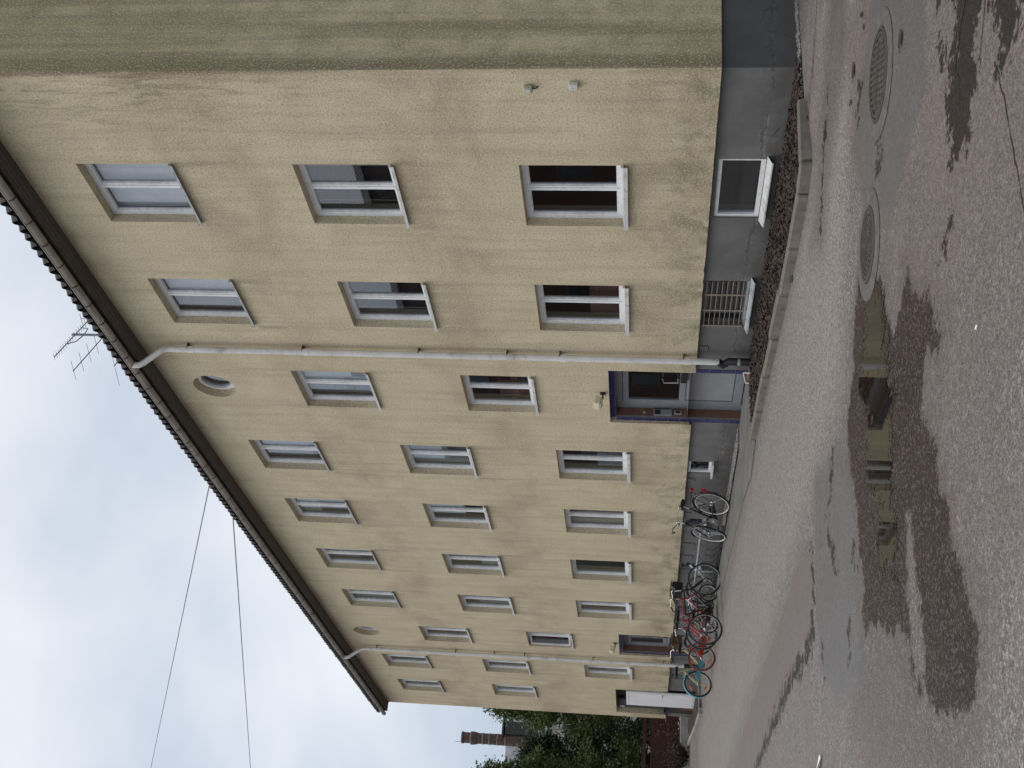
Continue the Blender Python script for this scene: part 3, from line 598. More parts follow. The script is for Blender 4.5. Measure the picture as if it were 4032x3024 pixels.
# roof sheet and the eaves row of tiles
TP = 0.1905; ye = -0.325; zr = lambda y: RZ + 0.065 + (y - ye) * RS
mb = MB(); x0, x1 = XL - 0.15, XR + 0.15
mb.quad((x0, ye + 0.06, zr(ye + .06) - .02), (x1, ye + 0.06, zr(ye + .06) - .02), (x1, YR, zr(YR)), (x0, YR, zr(YR)))
mb.quad((x0, YR, zr(YR)), (x1, YR, zr(YR)), (x1, DEP + 0.3, zr(ye)), (x0, DEP + 0.3, zr(ye)))
mb.quad((x0, ye + 0.06, zr(ye + .06) - .02), (x0, YR, zr(YR)), (x0, DEP + .3, zr(ye)), (x0, DEP, ZT), (x0, 0, ZT))
roof = mb.build('roof', M['tile'], B)
mb = MB(); W2 = TP; cs = []
for k in range(9):
    u = k / 8; h = 0.095 * (max(0, math.sin(PI * min(1, u / 0.62))) ** 0.8) if u < 0.62 else -0.006 * math.sin(PI * (u - 0.62) / 0.38)
    cs.append((u * W2 - W2 * 0.5 + 0.004 * (u - .5), h))
for (a, b) in zip(cs[:-1], cs[1:]):
    for dz in (0.0, -0.014): mb.quad((a[0], 0, a[1] + dz), (b[0], 0, b[1] + dz), (b[0], 0.36, b[1] + dz + 0.36 * RS), (a[0], 0.36, a[1] + dz + 0.36 * RS))
    mb.quad((a[0], 0, a[1]), (a[0], 0, a[1] - .014), (b[0], 0, b[1] - .014), (b[0], 0, b[1]))
tm = mb.mesh('roof_tile', True); k = 0; x = XR + 0.1; rnd = random.Random(5)
while x > XL - 0.1:
    obj('roof_tile', tm, M['tile'], roof, (x, ye + rnd.uniform(-.006, .006), zr(ye) + rnd.uniform(-.012, .006))); x -= TP

# ---- windows
def ring(mb, x0, x1, z0, z1, w, y0, y1):
    mb.box(x0, x0 + w, y0, y1, z0, z1); mb.box(x1 - w, x1, y0, y1, z0, z1); mb.box(x0 + w, x1 - w, y0, y1, z0, z0 + w); mb.box(x0 + w, x1 - w, y0, y1, z1 - w, z1)
_cache = {}
def wmesh(key, fn):
    if key not in _cache: _cache[key] = fn()
    return _cache[key]
def m_frame(H):
    mb = MB(); ring(mb, -WW / 2 + .002, WW / 2 - .002, 0.004, H - .003, 0.052, 0.130, 0.205)
    mb.box(-WW / 2 + .06, WW / 2 - .06, 0.140, 0.147, H - 0.064, H - 0.05); return mb.mesh('window')
def m_mull(H):
    mb = MB(); mb.bbox(-0.017, 0.017, 0.122, 0.195, 0.055, H - 0.056, 0.006); return mb.mesh('mullion')
def m_sash(H, w, wd=0.028):
    mb = MB(); ring(mb, -w / 2, w / 2, 0.054, H - 0.054, wd, 0.138, 0.19); ring(mb, -w / 2 + wd - .004, w / 2 - wd + .004, 0.054 + wd - .004, H - 0.050 - wd, 0.014, 0.154, 0.188); return mb.mesh('sash')
def m_pane(H, w):
    mb = MB(); mb.box(-w / 2 + 0.034, w / 2 - 0.034, 0.170, 0.174, 0.088, H - 0.088); return mb.mesh('pane')
def m_sill(lip, seed=0):
    mb = MB(); a, b = -WW / 2 - 0.012, WW / 2 + 0.012
    mb.quad((a, -0.045, -0.004), (b, -0.045, -0.004), (b, 0.129, 0.020), (a, 0.129, 0.020)); mb.quad((a, -0.045, -0.010), (b, -0.045, -0.010), (b, 0.0, -.005), (a, 0.0, -.005))
    mb.box(a, b, -0.052, -0.045, -lip, -0.002)
    for s, X in ((-1, a), (1, b)): mb.box(min(X, X - s * .006), max(X, X - s * .006), -0.046, 0.128, -0.004, 0.03)
    return mb.mesh('sill')
def m_curt(H, w, folds, seed):
    rnd = random.Random(seed); mb = MB(); n = 40; ph = rnd.uniform(0, 6)
    xs = [-w / 2 + w * k / n for k in range(n + 1)]; ys = [0.25 + 0.014 * math.sin(folds * (x + w) + ph) + 0.006 * math.sin(2.7 * folds * x + ph) for x in xs]
    for k in range(n): mb.quad((xs[k], ys[k], 0), (xs[k + 1], ys[k + 1], 0), (xs[k + 1], ys[k + 1], H), (xs[k], ys[k], H))
    return mb.mesh('curtain')
def m_blind(H, w, pitch=0.019):
    mb = MB(); z = 0.0
    mb.box(-w / 2, w / 2, 0.205, 0.23, H - 0.025, H)
    while z < H - 0.03:
        mb.quad((-w / 2, 0.206, z), (w / 2, 0.206, z), (w / 2, 0.219, z + 0.0022), (-w / 2, 0.219, z + 0.0022)); z += pitch
    for s in (-0.3, 0.3): mb.box(s * w - .002, s * w + .002, 0.203, 0.205, 0, H)
    return mb.mesh('blind')
# per window: list of (kind, leaf: -1 left, 1 right, 0 both; z0 fraction, z1 fraction)
FILL = {('A', 3): [('curtain', 0, 0, 1)], ('A', 2): [('blind', 0, 0, 1)], ('A', 1): [], ('B', 3): [('curtain', 1, 0, 1), ('net', -1, 0, 1)], ('B', 2): [('blind', 0, 0, 1)],
        ('B', 1): [('board', 0, 0, .42)], ('C', 'u'): [('curtain', 1, .3, 1), ('net', -1, 0, 1)], ('C', 'l'): [('board', -1, 0, .55)], ('D', 3): [('curtain', 1, 0, 1), ('net', -1, .25, 1)],
        ('D', 2): [('blind', 1, 0, 1), ('roller', 0, 0, 1)], ('D', 1): [('net', 0, 0, .45)], ('E', 3): [('curtain', 0, .6, 1)], ('E', 2): [('blind', 1, 0, 1)], ('E', 1): [('curtain', 0, 0, 1)], ('F', 3): [('net', -1, .4, 1)],
        ('F', 2): [('board', -1, .45, 1), ('roller', -1, 0, .4)], ('F', 1): [], ('G', 3): [('roller', 0, 0, 1)], ('G', 2): [('roller', 0, 0, .7)], ('G', 1): [], ('H', 'u'): [], ('H', 'l'): [],
        ('I', 3): [('net', 0, 0, .5)], ('I', 2): [('net', 0, 0, 1)], ('I', 1): [('roller', 0, 0, .6)], ('J', 3): [], ('J', 2): [('curtain', 0, 0, 1)]}
for (c, r) in WIN:
    zb, zt = ROWS[r]; zb += 0.02; H = round(zt - zb, 3); loc = (COLS[c], 0, zb)
    w = obj('window', wmesh(('f', H), lambda: m_frame(H)), M['white'], B, loc)
    sm = M['sill_grey'] if r == 3 else M['sill']; lip = 0.03 if r == 3 else (0.055 if r in (1,) else 0.04)
    obj('sill', wmesh(('s', r == 3, lip), lambda: m_sill(lip)), sm, w)
    if (c, r) == ('F', 1):
        obj('sash', wmesh(('sa1', H), lambda: m_sash(H, WW - 0.104)), M['white'], w); obj('pane', wmesh(('p1', H), lambda: m_pane(H, WW - 0.104)), M['glass'], w)
    else:
        obj('mullion', wmesh(('m', H), lambda: m_mull(H)), M['white'], w); sw = (WW - 0.104) / 2 - 0.017; off = 0.017 + sw / 2
        for s in (-1, 1):
            sa = obj('sash', wmesh(('sa', H), lambda: m_sash(H, sw)), M['white'], w, (s * off, 0, 0)); pa = obj('pane', wmesh(('p', H), lambda: m_pane(H, sw)), M['glass'], w, (s * off, 0, 0))
            if (c, r) == ('H', 'l') and s == -1:      # a sash left ajar
                for o in (sa, pa): o.location = (s * off - 0.01, -0.05, 0); o.rotation_euler = (0, 0, math.radians(9))
    for i, (kind, leaf, a, b2) in enumerate(FILL.get((c, r), [])):
        ww = WW - 0.05 if leaf == 0 else (WW - 0.1) / 2; cx = 0 if leaf == 0 else leaf * (WW / 4 - 0.01); hh = H * (b2 - a) - 0.02; z0 = H * a + 0.01
        if kind in ('curtain', 'net'):
            o = obj('curtain', m_curt(hh, ww, 22 if kind == 'net' else 34, ord(c) * 3 + i), M['net' if kind == 'net' else ('curtain_warm' if c in 'EHI' else 'curtain')], w, (cx, 0.0 if kind == 'curtain' else 0.03, z0))
        elif kind == 'blind': o = obj('blind', wmesh(('b', ww, round(hh, 2)), lambda: m_blind(hh, ww)), M['blind'], w, (cx, 0, z0)); o['kind'] = 'stuff'
        elif kind == 'roller':
            mb = MB(); mb.box(-ww / 2, ww / 2, 0.235, 0.238, 0, hh); o = mb.build('roller_blind', M['blind_green'], w, loc=(cx, 0.0, z0))
        else:
            mb = MB(); mb.box(-ww / 2, ww / 2, 0.26, 0.28, 0, hh); o = mb.build('board', M['brown_board'], w, loc=(cx, 0.02, z0))
# round stair windows
for cx, cz, r in ROUND:
    Mx = Matrix.Translation((0, 0, 0)) @ Matrix.Rotation(PI / 2, 4, 'X')
    mb = MB(); mb.lathe([(r - .001, -0.20), (r - .001, -0.14), (r - .05, -0.14), (r - .05, -0.12), (r - .10, -0.12), (r - .10, -0.20)], 40, Mx, cap=False)
    rw = mb.build('round_window', M['white'], B, loc=(cx, 0, cz), smooth=False)
    mb = MB(); mb.lathe([(r - .098, -0.165), (r - .098, -0.16)], 40, Mx); mb.build('pane', M['glass'], rw)
# hanging bird ornaments on one top window
# ---- cellar windows
mb = MB(); a, b2, c0, d0 = CEL[0]; ring(mb, a, b2, c0, d0, 0.05, 0.085, 0.15); cw = mb.build('cellar_window', M['white'], B)
mb = MB(); mb.box(a + .045, b2 - .045, 0.115, 0.12, c0 + .045, d0 - .045); mb.build('pane', M['glass'], cw)
mb = MB(); mb.quad((a - .05, -0.045, c0 - .055), (b2 + .05, -0.045, c0 - .055), (b2 + .05, 0.09, c0 + .005), (a - .05, 0.09, c0 + .005)); mb.box(a - .05, b2 + .05, -0.050, -0.045, c0 - .072, c0 - .055); mb.build('sill', M['sill'], cw)
a, b2, c0, d0 = CEL[1]
mb = MB(); ring(mb, a, b2, c0, d0, 0.045, 0.14, 0.2); cw = mb.build('cellar_window', M['plinth'], B)
mb = MB(); mb.quad((a - .04, -0.03, c0 - .045), (b2 + .09, -0.03, c0 - .045), (b2 + .09, 0.15, c0 + .03), (a - .04, 0.15, c0 + .03)); mb.box(a - .04, b2 + .09, -0.036, -0.03, c0 - .06, c0 - .045); mb.build('sill', M['sill_old'], cw)
for k in range(8):
    mb = MB(); z = 0.82 - k * 0.071; mb.tube([(a, 0.045, z), (b2, 0.045, z)], 0.006, 6); mb.build('grille_bar', M['rust_bar'], cw)
for x in (-4.36, -4.75, -5.15):
    mb = MB(); mb.box(x - .017, x + .017, 0.034, 0.042, c0 + .03, d0 - .01); mb.build('grille_bar', M['rust_bar'], cw)
mb = MB(); mb.box(a + .04, b2 - .04, 0.175, 0.18, c0 + .04, d0 - .04); mb.build('pane', M['glass'], cw)
for a, b2, c0, d0 in CEL[2:]:
    wm = M['white'] if abs(a + 10.14) < .01 else M['alu']
    mb = MB(); ring(mb, a, b2, c0, d0, 0.04, 0.085, 0.15); cw = mb.build('cellar_window', wm, B)
    mb = MB(); mb.box(a + .035, b2 - .035, 0.115, 0.12, c0 + .035, d0 - .035); mb.build('pane', M['glass'], cw)
    mb = MB(); mb.box(a - .03, b2 + .03, -0.035, 0.084, c0 - .035, c0 - .002); mb.build('sill', M['sill'], cw)
for x, z in ((-5.81, 0.78), (-10.41, 0.79), (-11.96, 0.79), (-13.52, 0.71), (-14.2, 0.72), (-16.1, 0.75), (-18.4, 0.75)):
    mb = MB(); h = 0.06 if x > -12.5 else 0.12; mb.box(-0.075, 0.075, 0.050, 0.06, -h, h); vt = mb.build('vent', M['plinth'], B, loc=(x, 0, z))
    n = 4 if h < .1 else 8
    for k in range(n):
        mb = MB(); zz = -h + (k + .5) * 2 * h / n; mb.box(-0.055, 0.055, 0.042, 0.0495, zz - .005, zz + .005); mb.build('vent_slat', M['alu_panel'], vt)

# ---- entrance doors
def entrance(dx, with_intercom):
    E = empty('entrance_door', (dx, 0, 0)); E.parent = B
    # surround backing and glazed tiles at plinth depth
    mb = MB(); xi0, xi1, zt = -8.07, -6.55, 2.135
    for (a, b, c, d) in ((-8.19, xi0, -0.1, 2.25), (xi1, -6.41, -0.1, 2.25), (xi0, xi1, zt, 2.25)): mb.box(a, b, 0.064, 0.10, c, d)
    mb.build('door_surround', M['grout'], E)
    z = 0.07
    while z < 2.1:
        h = min(0.196, 2.13 - z)
        for a, b in ((-8.175, -8.075), (-6.545, -6.44)):
            mb = MB(); mb.bbox(a, b, 0.056, 0.07, z + .004, z + h - .003, 0.003); mb.build('tile', M['blue_tile'], E)
        z += 0.2
    x = -8.07
    while x < -6.56:
        mb = MB(); mb.bbox(x + .003, min(x + .197, -6.552), 0.056, 0.07, 2.14, 2.238, 0.003); mb.build('tile', M['blue_tile'], E); x += 0.2
    # reveals in brown board
    mb = MB(); mb.box(-8.10, -8.07, 0.101, 0.30, 0.04, 2.135); mb.build('reveal', M['brown_board'], E)
    mb = MB(); mb.box(-6.55, -6.52, 0.101, 0.30, 0.04, 2.135); mb.build('reveal', M['brown_board'], E)
    mb = MB(); mb.box(-8.07, -6.55, 0.101, 0.30, 2.135, 2.16); mb.build('reveal', M['brown_board'], E)
    mb = MB(); mb.box(-8.07, -7.88, 0.25, 0.30, 0.06, 2.134); mb.box(-6.70, -6.55, 0.25, 0.30, 0.06, 2.134); mb.box(-7.88, -6.70, 0.25, 0.30, 2.03, 2.134); mb.build('door_frame', M['alu'], E)
    # leaf
    mb = MB(); y0, y1 = 0.235, 0.275
    mb.box(-7.87, -7.76, y0, y1, 0.08, 2.02); mb.box(-6.82, -6.71, y0, y1, 0.08, 2.02); mb.box(-7.76, -6.82, y0, y1, 1.93, 2.02); mb.box(-7.76, -6.82, y0, y1, 1.0, 1.10); mb.box(-7.76, -6.82, y0, y1, 0.08, 0.22)
    lf = mb.build('door_leaf', M['alu'], E)
    mb = MB(); mb.bbox(-7.755, -6.825, 0.245, 0.265, 0.225, 0.995, 0.012); mb.build('door_panel', M['alu_panel'], E)
    mb = MB(); mb.box(-7.758, -6.822, 0.252, 0.257, 1.102, 1.928); mb.build('pane', M['glass'], E)
    mb = MB(); mb.bbox(-7.10, -6.74, 0.18, 0.232, 0.985, 1.095, 0.01); mb.build('door_handle', M['black'], E)
    mb = MB(); mb.tube([(-7.06, 0.235, 1.13), (-7.06, 0.17, 1.13), (-7.06, 0.16, 1.36), (-7.06, 0.235, 1.38)], 0.014, 8); mb.build('door_handle', M['steel'], E)
    mb = MB(); mb.box(-8.12, -6.5, 0.0, 0.30, -0.02, 0.062); mb.build('threshold', M['path'], E)
    if with_intercom:
        mb = MB(); mb.bbox(-8.069, -8.035, 0.10, 0.215, 1.20, 1.51, 0.006); ic = mb.build('intercom', M['alu'], E)
        mb = MB(); mb.box(-8.0345, -8.032, 0.115, 0.20, 1.395, 1.49); mb.build('intercom_speaker', M['black'], E)
        for i in range(4):
            for j in range(3):
                mb = MB(); mb.box(-8.0345, -8.029, 0.117 + j * .03, 0.138 + j * .03, 1.225 + i * .038, 1.248 + i * .038); mb.build('intercom_button', M['alu_panel'], E)
        mb = MB(); mb.bbox(-8.069, -8.03, 0.125, 0.20, 1.04, 1.165, 0.006); mb.build('key_box', M['rim'], E)
        mb = MB(); mb.box(-8.0295, -8.026, 0.14, 0.185, 1.065, 1.14); mb.build('key_box_slot', M['black'], E)
        mb = MB(); mb.bbox(-8.069, -8.045, 0.14, 0.18, 1.64, 1.69, 0.006); mb.build('bell_push', M['rim'], E)
    return E
entrance(0.0, True); entrance(-13.09, False)
# ---- far white door
E = empty('side_door', (0, 0, 0)); E.parent = B
mb = MB(); mb.box(WD[0] + .005, WD[1] - .005, 0.24, 0.27, 0.0, 2.39); mb.build('door_frame', M['black'], E)
mb = MB(); mb.bbox(-26.20, -24.78, -0.02, 0.03, 0.07, 2.08, 0.006); mb.build('door_leaf', M['white_door'], E)
mb = MB(); mb.box(-26.12, -24.84, -0.026, -0.0205, 0.12, 0.135); mb.box(-26.12, -24.84, -0.026, -0.0205, 2.015, 2.03); mb.box(-24.855, -24.84, -0.026, -0.0205, .135, 2.015); mb.build('door_beading', M['sill'], E)
mb = MB(); mb.tube([(-24.92, -0.02, 1.02), (-24.92, -0.07, 1.02), (-25.05, -0.07, 1.02)], 0.012, 6); mb.build('door_handle', M['black'], E)
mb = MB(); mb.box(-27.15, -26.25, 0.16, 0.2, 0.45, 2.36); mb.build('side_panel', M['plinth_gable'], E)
mb = MB(); mb.box(-27.15, -26.25, 0.15, 0.2, 0.02, 0.448); mb.build('side_panel', M['brown_board'], E)
mb = MB(); mb.box(-27.05, -26.98, 0.14, 0.158, 2.15, 2.3); mb.build('door_label', M['paper'], E)
for z in (0.4, 1.75):
    mb = MB(); mb.tube([(-26.215, -0.03, z), (-26.215, -0.03, z + .1)], 0.012, 6); mb.build('hinge', M['black'], E)

# ---- downpipes
def downpipe(x, zb, joints, black):
    mb = MB(); y = -0.10; r = 0.05
    pth = [(x - 0.14, GY, GZ - 0.03), (x - 0.14, GY, GZ - 0.14), (x - 0.13, GY + 0.03, GZ - 0.20), (x - 0.05, -0.17, GZ - 0.42), (x - 0.01, -0.115, GZ - 0.52), (x, y, GZ - 0.60), (x, y, zb)]
    mb.tube(pth, [0.055, 0.05, r, r, r, r, r], 14); dp = mb.build('downpipe', M['pipe'], B, smooth=True)
    for z in joints:
        mb = MB(); mb.lathe([(r + .001, -.05), (r + .006, -.05), (r + .006, .05), (r + .001, .05)], 14, Matrix.Translation((x, y, z))); mb.build('pipe_collar', M['pipe'], dp)
        mb = MB(); mb.box(x - .054, x + .054, y + .0, 0.01, z + .055, z + .067); mb.build('pipe_clamp', M['fascia'], dp)
    if black:
        mb = MB(); mb.tube([(x - .01, -0.10, zb + .01), (x - 0.05, -0.12, zb - .06), (x - 0.03, -0.10, zb - .11), (x, -0.09, zb - .14), (x, -0.09, 0.05)], [0.062, 0.064, 0.06, 0.058, 0.058], 14); mb.build('drain_elbow', M['black'], dp, smooth=True)
        mb = MB(); mb.lathe([(.06, -.02), (.066, -.02), (.066, .02), (.06, .02)], 14, Matrix.Translation((x, -0.09, 0.26))); mb.build('pipe_collar', M['steel'], dp)
    else:
        mb = MB(); mb.tube([(x, -0.10, zb + .02), (x, -.1, zb - .02), (x, -.1, 0.05)], 0.056, 12); mb.build('drain_elbow', M['black'], dp, smooth=True)
downpipe(-5.94, 0.55, [8.86, 6.97, 5.11, 3.72, 2.90, 1.02], True)
downpipe(-21.62, 0.50, [8.85, 6.64, 5.58, 4.75, 2.89, 1.01], False)

# ------------------------------------------------------------------ things on the wall and roof
def wall_lamp(x, label):
    L_ = tag(empty('wall_lamp', (x, 0, 2.38)), label, 'lamp', 'lamps over the entrances')
    mb = MB(); mb.tube([(0, 0.0, -.04), (0, -0.10, -.05), (0, -0.13, -.02)], 0.014, 8); mb.box(-.04, .04, -.012, .0, -.09, .0); mb.build('bracket', M['black'], L_)
    mb = MB(); Mx = Matrix.Translation((0, -.17, .02)) @ Matrix.Rotation(math.radians(-12), 4, 'X'); mb.bbox(-.11, .11, -.085, .05, -.05, .06, .012, Mx); mb.build('housing', M['lamp'], L_)
    mb = MB(); mb.bbox(-.095, .095, -.075, .04, -.062, -.052, .004, Mx); mb.build('diffuser', M['lampglass'], L_)
wall_lamp(-7.17, 'cream box floodlight above the near blue-tiled entrance door'); wall_lamp(-20.27, 'cream box floodlight above the far blue-tiled entrance door')
S1 = tag(empty('wall_sensor', (-0.27, 0, 3.0)), 'small greenish sensor box with short cable stub near the gable corner', 'sensor')
mb = MB(); mb.bbox(-.05, .05, -.075, -.001, -.055, .055, .008); mb.build('housing', M['box_green'], S1)
mb = MB(); mb.box(-.03, .03, -.081, -.0755, -.03, .03); mb.build('lens', M['box_white'], S1)
mb = MB(); mb.tube([(0, -.03, -.05), (.0, -.03, -.10), (.01, -.005, -.13)], 0.009, 6); mb.build('cable_stub', M['black'], S1); S1.scale = (.85, .85, .85)
S2 = tag(empty('junction_box', (-0.235, 0, 2.49)), 'square white junction box on the wall below the sensor', 'junction box')
mb = MB(); mb.bbox(-.05, .05, -.05, -.001, -.05, .05, .006); mb.build('box', M['box_white'], S2)
mb = MB(); mb.bbox(-.046, .046, -.058, -.0505, -.046, .046, .003); lid = mb.build('lid', M['box_white'], S2)
mb = MB(); mb.lathe([(.006, .058), (.006, .060)], 10, Matrix.Rotation(PI / 2, 4, 'X')); mb.build('screw', M['steel'], lid)

A_ = tag(empty('tv_antenna', (-10.55, 3.0, 11.42)), 'grey television antenna mast with three horizontal arrays above the roof', 'antenna')
mb = MB(); mb.tube([(0, 0, -.1), (0, 0, 2.36)], 0.028, 8); mb.build('mast', M['antenna'], A_)
O = Vector((-10.55, 3.0, 11.42)); d = Vector((0.49, -0.872, 0)); e_ = Vector((0.872, 0.49, 0))
def boom(z, a, b, els, hl, r=0.011):
    mb = MB(); c = Vector((0, 0, z - 11.42)); mb.tube([c + d * a, c + d * b], r, 6); bo = mb.build('boom', M['antenna'], A_)
    for s in els:
        mb = MB(); p = c + d * s; h = hl(s) if callable(hl) else hl; mb.tube([p - e_ * h, p + e_ * h], 0.005, 5); mb.build('element', M['antenna'], bo)
    return bo
boom(13.72, -0.72, 0.98, [-0.6 + 0.105 * k for k in range(16)], lambda s: 0.085 - 0.012 * s)
mb = MB(); c = Vector((0, 0, 2.30)); mb.tube([c - d * .72 + Vector((0, 0, -.2)), c - d * .72 + Vector((0, 0, .2))], .008, 5); mb.tube([c - d * .72 - e_ * .12 + Vector((0, 0, .2)), c - d * .72 + e_ * .12 + Vector((0, 0, .2))], .006, 5); mb.tube([c - d * .72 - e_ * .12 + Vector((0, 0, -.2)), c - d * .72 + e_ * .12 + Vector((0, 0, -.2))], .006, 5); mb.build('reflector', M['antenna'], A_)
mb = MB(); mb.tube([c + d * -.3, c + d * -.28 + Vector((0, 0, -.16)), c + d * .0 + Vector((0, 0, -.2)), c + d * .3 + Vector((0, 0, -.16)), c + d * .42], 0.011, 6); mb.build('brace', M['antenna'], A_)
boom(13.06, -0.25, 1.52, [0.05, 0.42, 0.78, 1.14, 1.5], 0.225)
boom(12.30, -0.1, 1.27, [1.26], 0.47)
def cable(name, pts, r, label, sag=0.0):
    P = []; a, b = Vector(pts[0]), Vector(pts[-1])
    for k in range(25): t = k / 24; P.append(a.lerp(b, t) + Vector((0, 0, -4 * sag * t * (1 - t))))
    mb = MB(); mb.tube(P, r, 6); return tag(mb.build(name, M['cable']), label, 'cable', 'overhead cables')
def ext(a, b, k): a, b = Vector(a), Vector(b); return tuple(a + (b - a) * k)
cable('overhead_cable', [(-13.43, 1.0, 11.25), ext((-13.43, 1.0, 11.29), (-45, 0.63, 24.42), 1.25)], 0.014, 'upper of two thin overhead cables rising from the roof into the sky')
cable('overhead_cable', [(-14.24, 1.0, 11.0), ext((-14.24, 1.0, 11.07), (-45, 0.94, 19.65), 1.25)], 0.014, 'lower of two thin overhead cables rising from the roof into the sky')

# ------------------------------------------------------------------ bed, kerb, path, gravel
def poly(name, pts, z, mat, kind='structure', thick=0.0):
    mb = MB(); zz = [z(p) if callable(z) else z for p in pts]
    mb.quad(*[(p[0], p[1], h) for p, h in zip(pts, zz)])
    if thick:
        for i in range(len(pts)):
            a, b = pts[i], pts[(i + 1) % len(pts)]; mb.quad((a[0], a[1], zz[i]), (a[0], a[1], zz[i] - thick), (b[0], b[1], zz[(i + 1) % len(pts)] - thick), (b[0], b[1], zz[(i + 1) % len(pts)]))
    return tag(mb.build(name, mat), kind=kind)
BED = [(0.17, 0.04), (0.17, -1.42), (-0.1, -1.50), (-2.0, -1.56), (-4.0, -1.42), (-5.95, -1.34), (-6.03, -0.87), (-6.08, -0.45), (-6.0, 0.04)]
poly('bark_bed', BED, 0.075, M['soil'])
bedz = 0.078
mb = MB(); rnd = random.Random(11); cnt = 0
for k in range(16000):
    x = rnd.uniform(-6.1, 0.2); y = rnd.uniform(-1.55, 0.05)
    if not sdf([(x, y)], BED)[0] < -0.02: continue
    l = rnd.uniform(.012, .034); w = l * rnd.uniform(.3, .6); h = rnd.uniform(.003, .008)
    Mx = Matrix.Translation((x, y, bedz + rnd.uniform(0, .028))) @ Matrix.Rotation(rnd.uniform(0, 6.3), 4, 'Z') @ Matrix.Rotation(rnd.uniform(-.6, .6), 4, 'X') @ Matrix.Rotation(rnd.uniform(-.5, .5), 4, 'Y')
    n = len(mb.v); mb.v += [tuple(Mx @ Vector(q)) for q in ((-l, -w, 0), (l, -w * .7, 0), (l * .9, w, 0), (-l * .8, w, 0), (0, 0, h))]; mb.f += [(n, n + 1, n + 4), (n + 1, n + 2, n + 4), (n + 2, n + 3, n + 4), (n + 3, n, n + 4)]
tag(mb.build('bark_mulch', M['mulch']), 'dark red-brown bark mulch filling the bed under the near windows', 'mulch', kind='stuff')
# kerb stones
K = tag(empty('kerb', (0, 0, 0)), kind='structure')
KP = [(0.235, -0.72), (0.235, -1.50), (-0.12, -1.60), (-0.98, -1.64), (-1.90, -1.60), (-2.93, -1.55), (-3.98, -1.47), (-4.97, -1.43), (-5.93, -1.38)]
rnd = random.Random(2)
for a, b in zip(KP[:-1], KP[1:]):
    dv = Vector((b[0] - a[0], b[1] - a[1], 0)); Ln = dv.length; an = math.atan2(dv.y, dv.x); mid = (Vector((a[0], a[1], 0)) + Vector((b[0], b[1], 0))) / 2
    mb = MB(); h = 0.135 + rnd.uniform(-.012, .012); mb.bbox(-Ln / 2 + .006, Ln / 2 - .006, -.055, .055, -.1, h, .016)
    o = mb.build('kerb_stone', M['kerb'], K); o.location = (mid.x, mid.y, 0); o.rotation_euler = (rnd.uniform(-.03, .03), rnd.uniform(-.012, .012), an + rnd.uniform(-.02, .02))
PATH = [(-6.02, 0.02), (-6.10, -0.45), (-6.05, -0.87), (-5.88, -1.30), (-5.9, -1.46), (-6.7, -1.62), (-8.1, -1.4), (-8.35, -0.6), (-8.28, 0.02)]
poly('entrance_path', PATH, lambda p: gz(p[0], p[1]) + 0.022, M['path'], thick=0.1)
poly('path', [(-8.36, -0.6), (-8.1, -1.41), (-11, -1.15), (-14, -1.0), (-19.0, -0.95), (-19, -0.3), (-8.3, -0.32)], lambda p: gz(p[0], p[1]) + 0.012, M['path'], thick=0.08)
def stones(name, fn, n, seed, label, zf, smin=.008, smax=.02):
    mb = MB(); rnd = random.Random(seed)
    for k in range(n):
        x, y = fn(rnd); s = rnd.uniform(smin, smax); z = zf(x, y) + s * .3
        Mx = Matrix.Translation((x, y, z)) @ Matrix.Rotation(rnd.uniform(0, 6.3), 4, 'Z') @ Matrix.Rotation(rnd.uniform(-.5, .5), 4, 'X')
        a, b, c = s * rnd.uniform(.8, 1.3), s * rnd.uniform(.6, 1), s * rnd.uniform(.5, .8); n0 = len(mb.v)
        mb.v += [tuple(Mx @ Vector(q)) for q in ((a, 0, 0), (0, b, 0), (-a, 0, 0), (0, -b, 0), (0, 0, c), (0, 0, -c))]
        mb.f += [(n0 + i, n0 + (i + 1) % 4, n0 + 4) for i in range(4)] + [(n0 + (i + 1) % 4, n0 + i, n0 + 5) for i in range(4)]
    return tag(mb.build(name, M['gravel']), label, 'gravel', kind='stuff')
poly('gravel_strip', [(-8.3, 0.05), (-8.3, -0.31), (-19, -0.31), (-19, 0.05)], 0.085, M['soil'])
stones('gravel', lambda r: (r.uniform(-19, -8.3), r.uniform(-.30, .05)), 9000, 3, 'strip of pale gravel along the plinth left of the near entrance', lambda x, y: 0.088)
stones('gravel', lambda r: (r.uniform(-.05, .16), r.uniform(-.7, 3.5)), 2200, 4, 'narrow band of gravel at the foot of the gable wall', lambda x, y: 0.065)
# moss and small weeds
def tuft(name, x, y, z, n, s, label, grp):
    mb = MB(); rnd = random.Random(int(abs(x * 100)))
    for k in range(n):
        a = rnd.uniform(0, 6.3); l = s * rnd.uniform(.5, 1); px_, py_ = x + rnd.uniform(-s, s) * .7, y + rnd.uniform(-s, s) * .7; dxy = Vector((math.cos(a), math.sin(a), 0)); q = Vector((-dxy.y, dxy.x, 0)) * s * .06
        p = Vector((px_, py_, z)); t = p + dxy * l * .6 + Vector((0, 0, l)); m_ = p + dxy * l * .2 + Vector((0, 0, l * .6))
        mb.quad(p - q, p + q, m_ + q); mb.quad(m_ - q, m_ + q, t)
    return tag(mb.build(name, M['grass']), label, 'weed', kind='stuff')
tuft('weeds', -1.5, -1.70, 0.02, 60, .05, 'small green weeds at the foot of the kerb', None)
tuft('weeds', -13.9, -.30, 0.06, 160, .12, 'green weeds in the gravel behind the parked bicycles', None)
tuft('weeds', 0.28, -1.0, 0.03, 60, .05, 'moss beside the kerb at the gable corner', None)

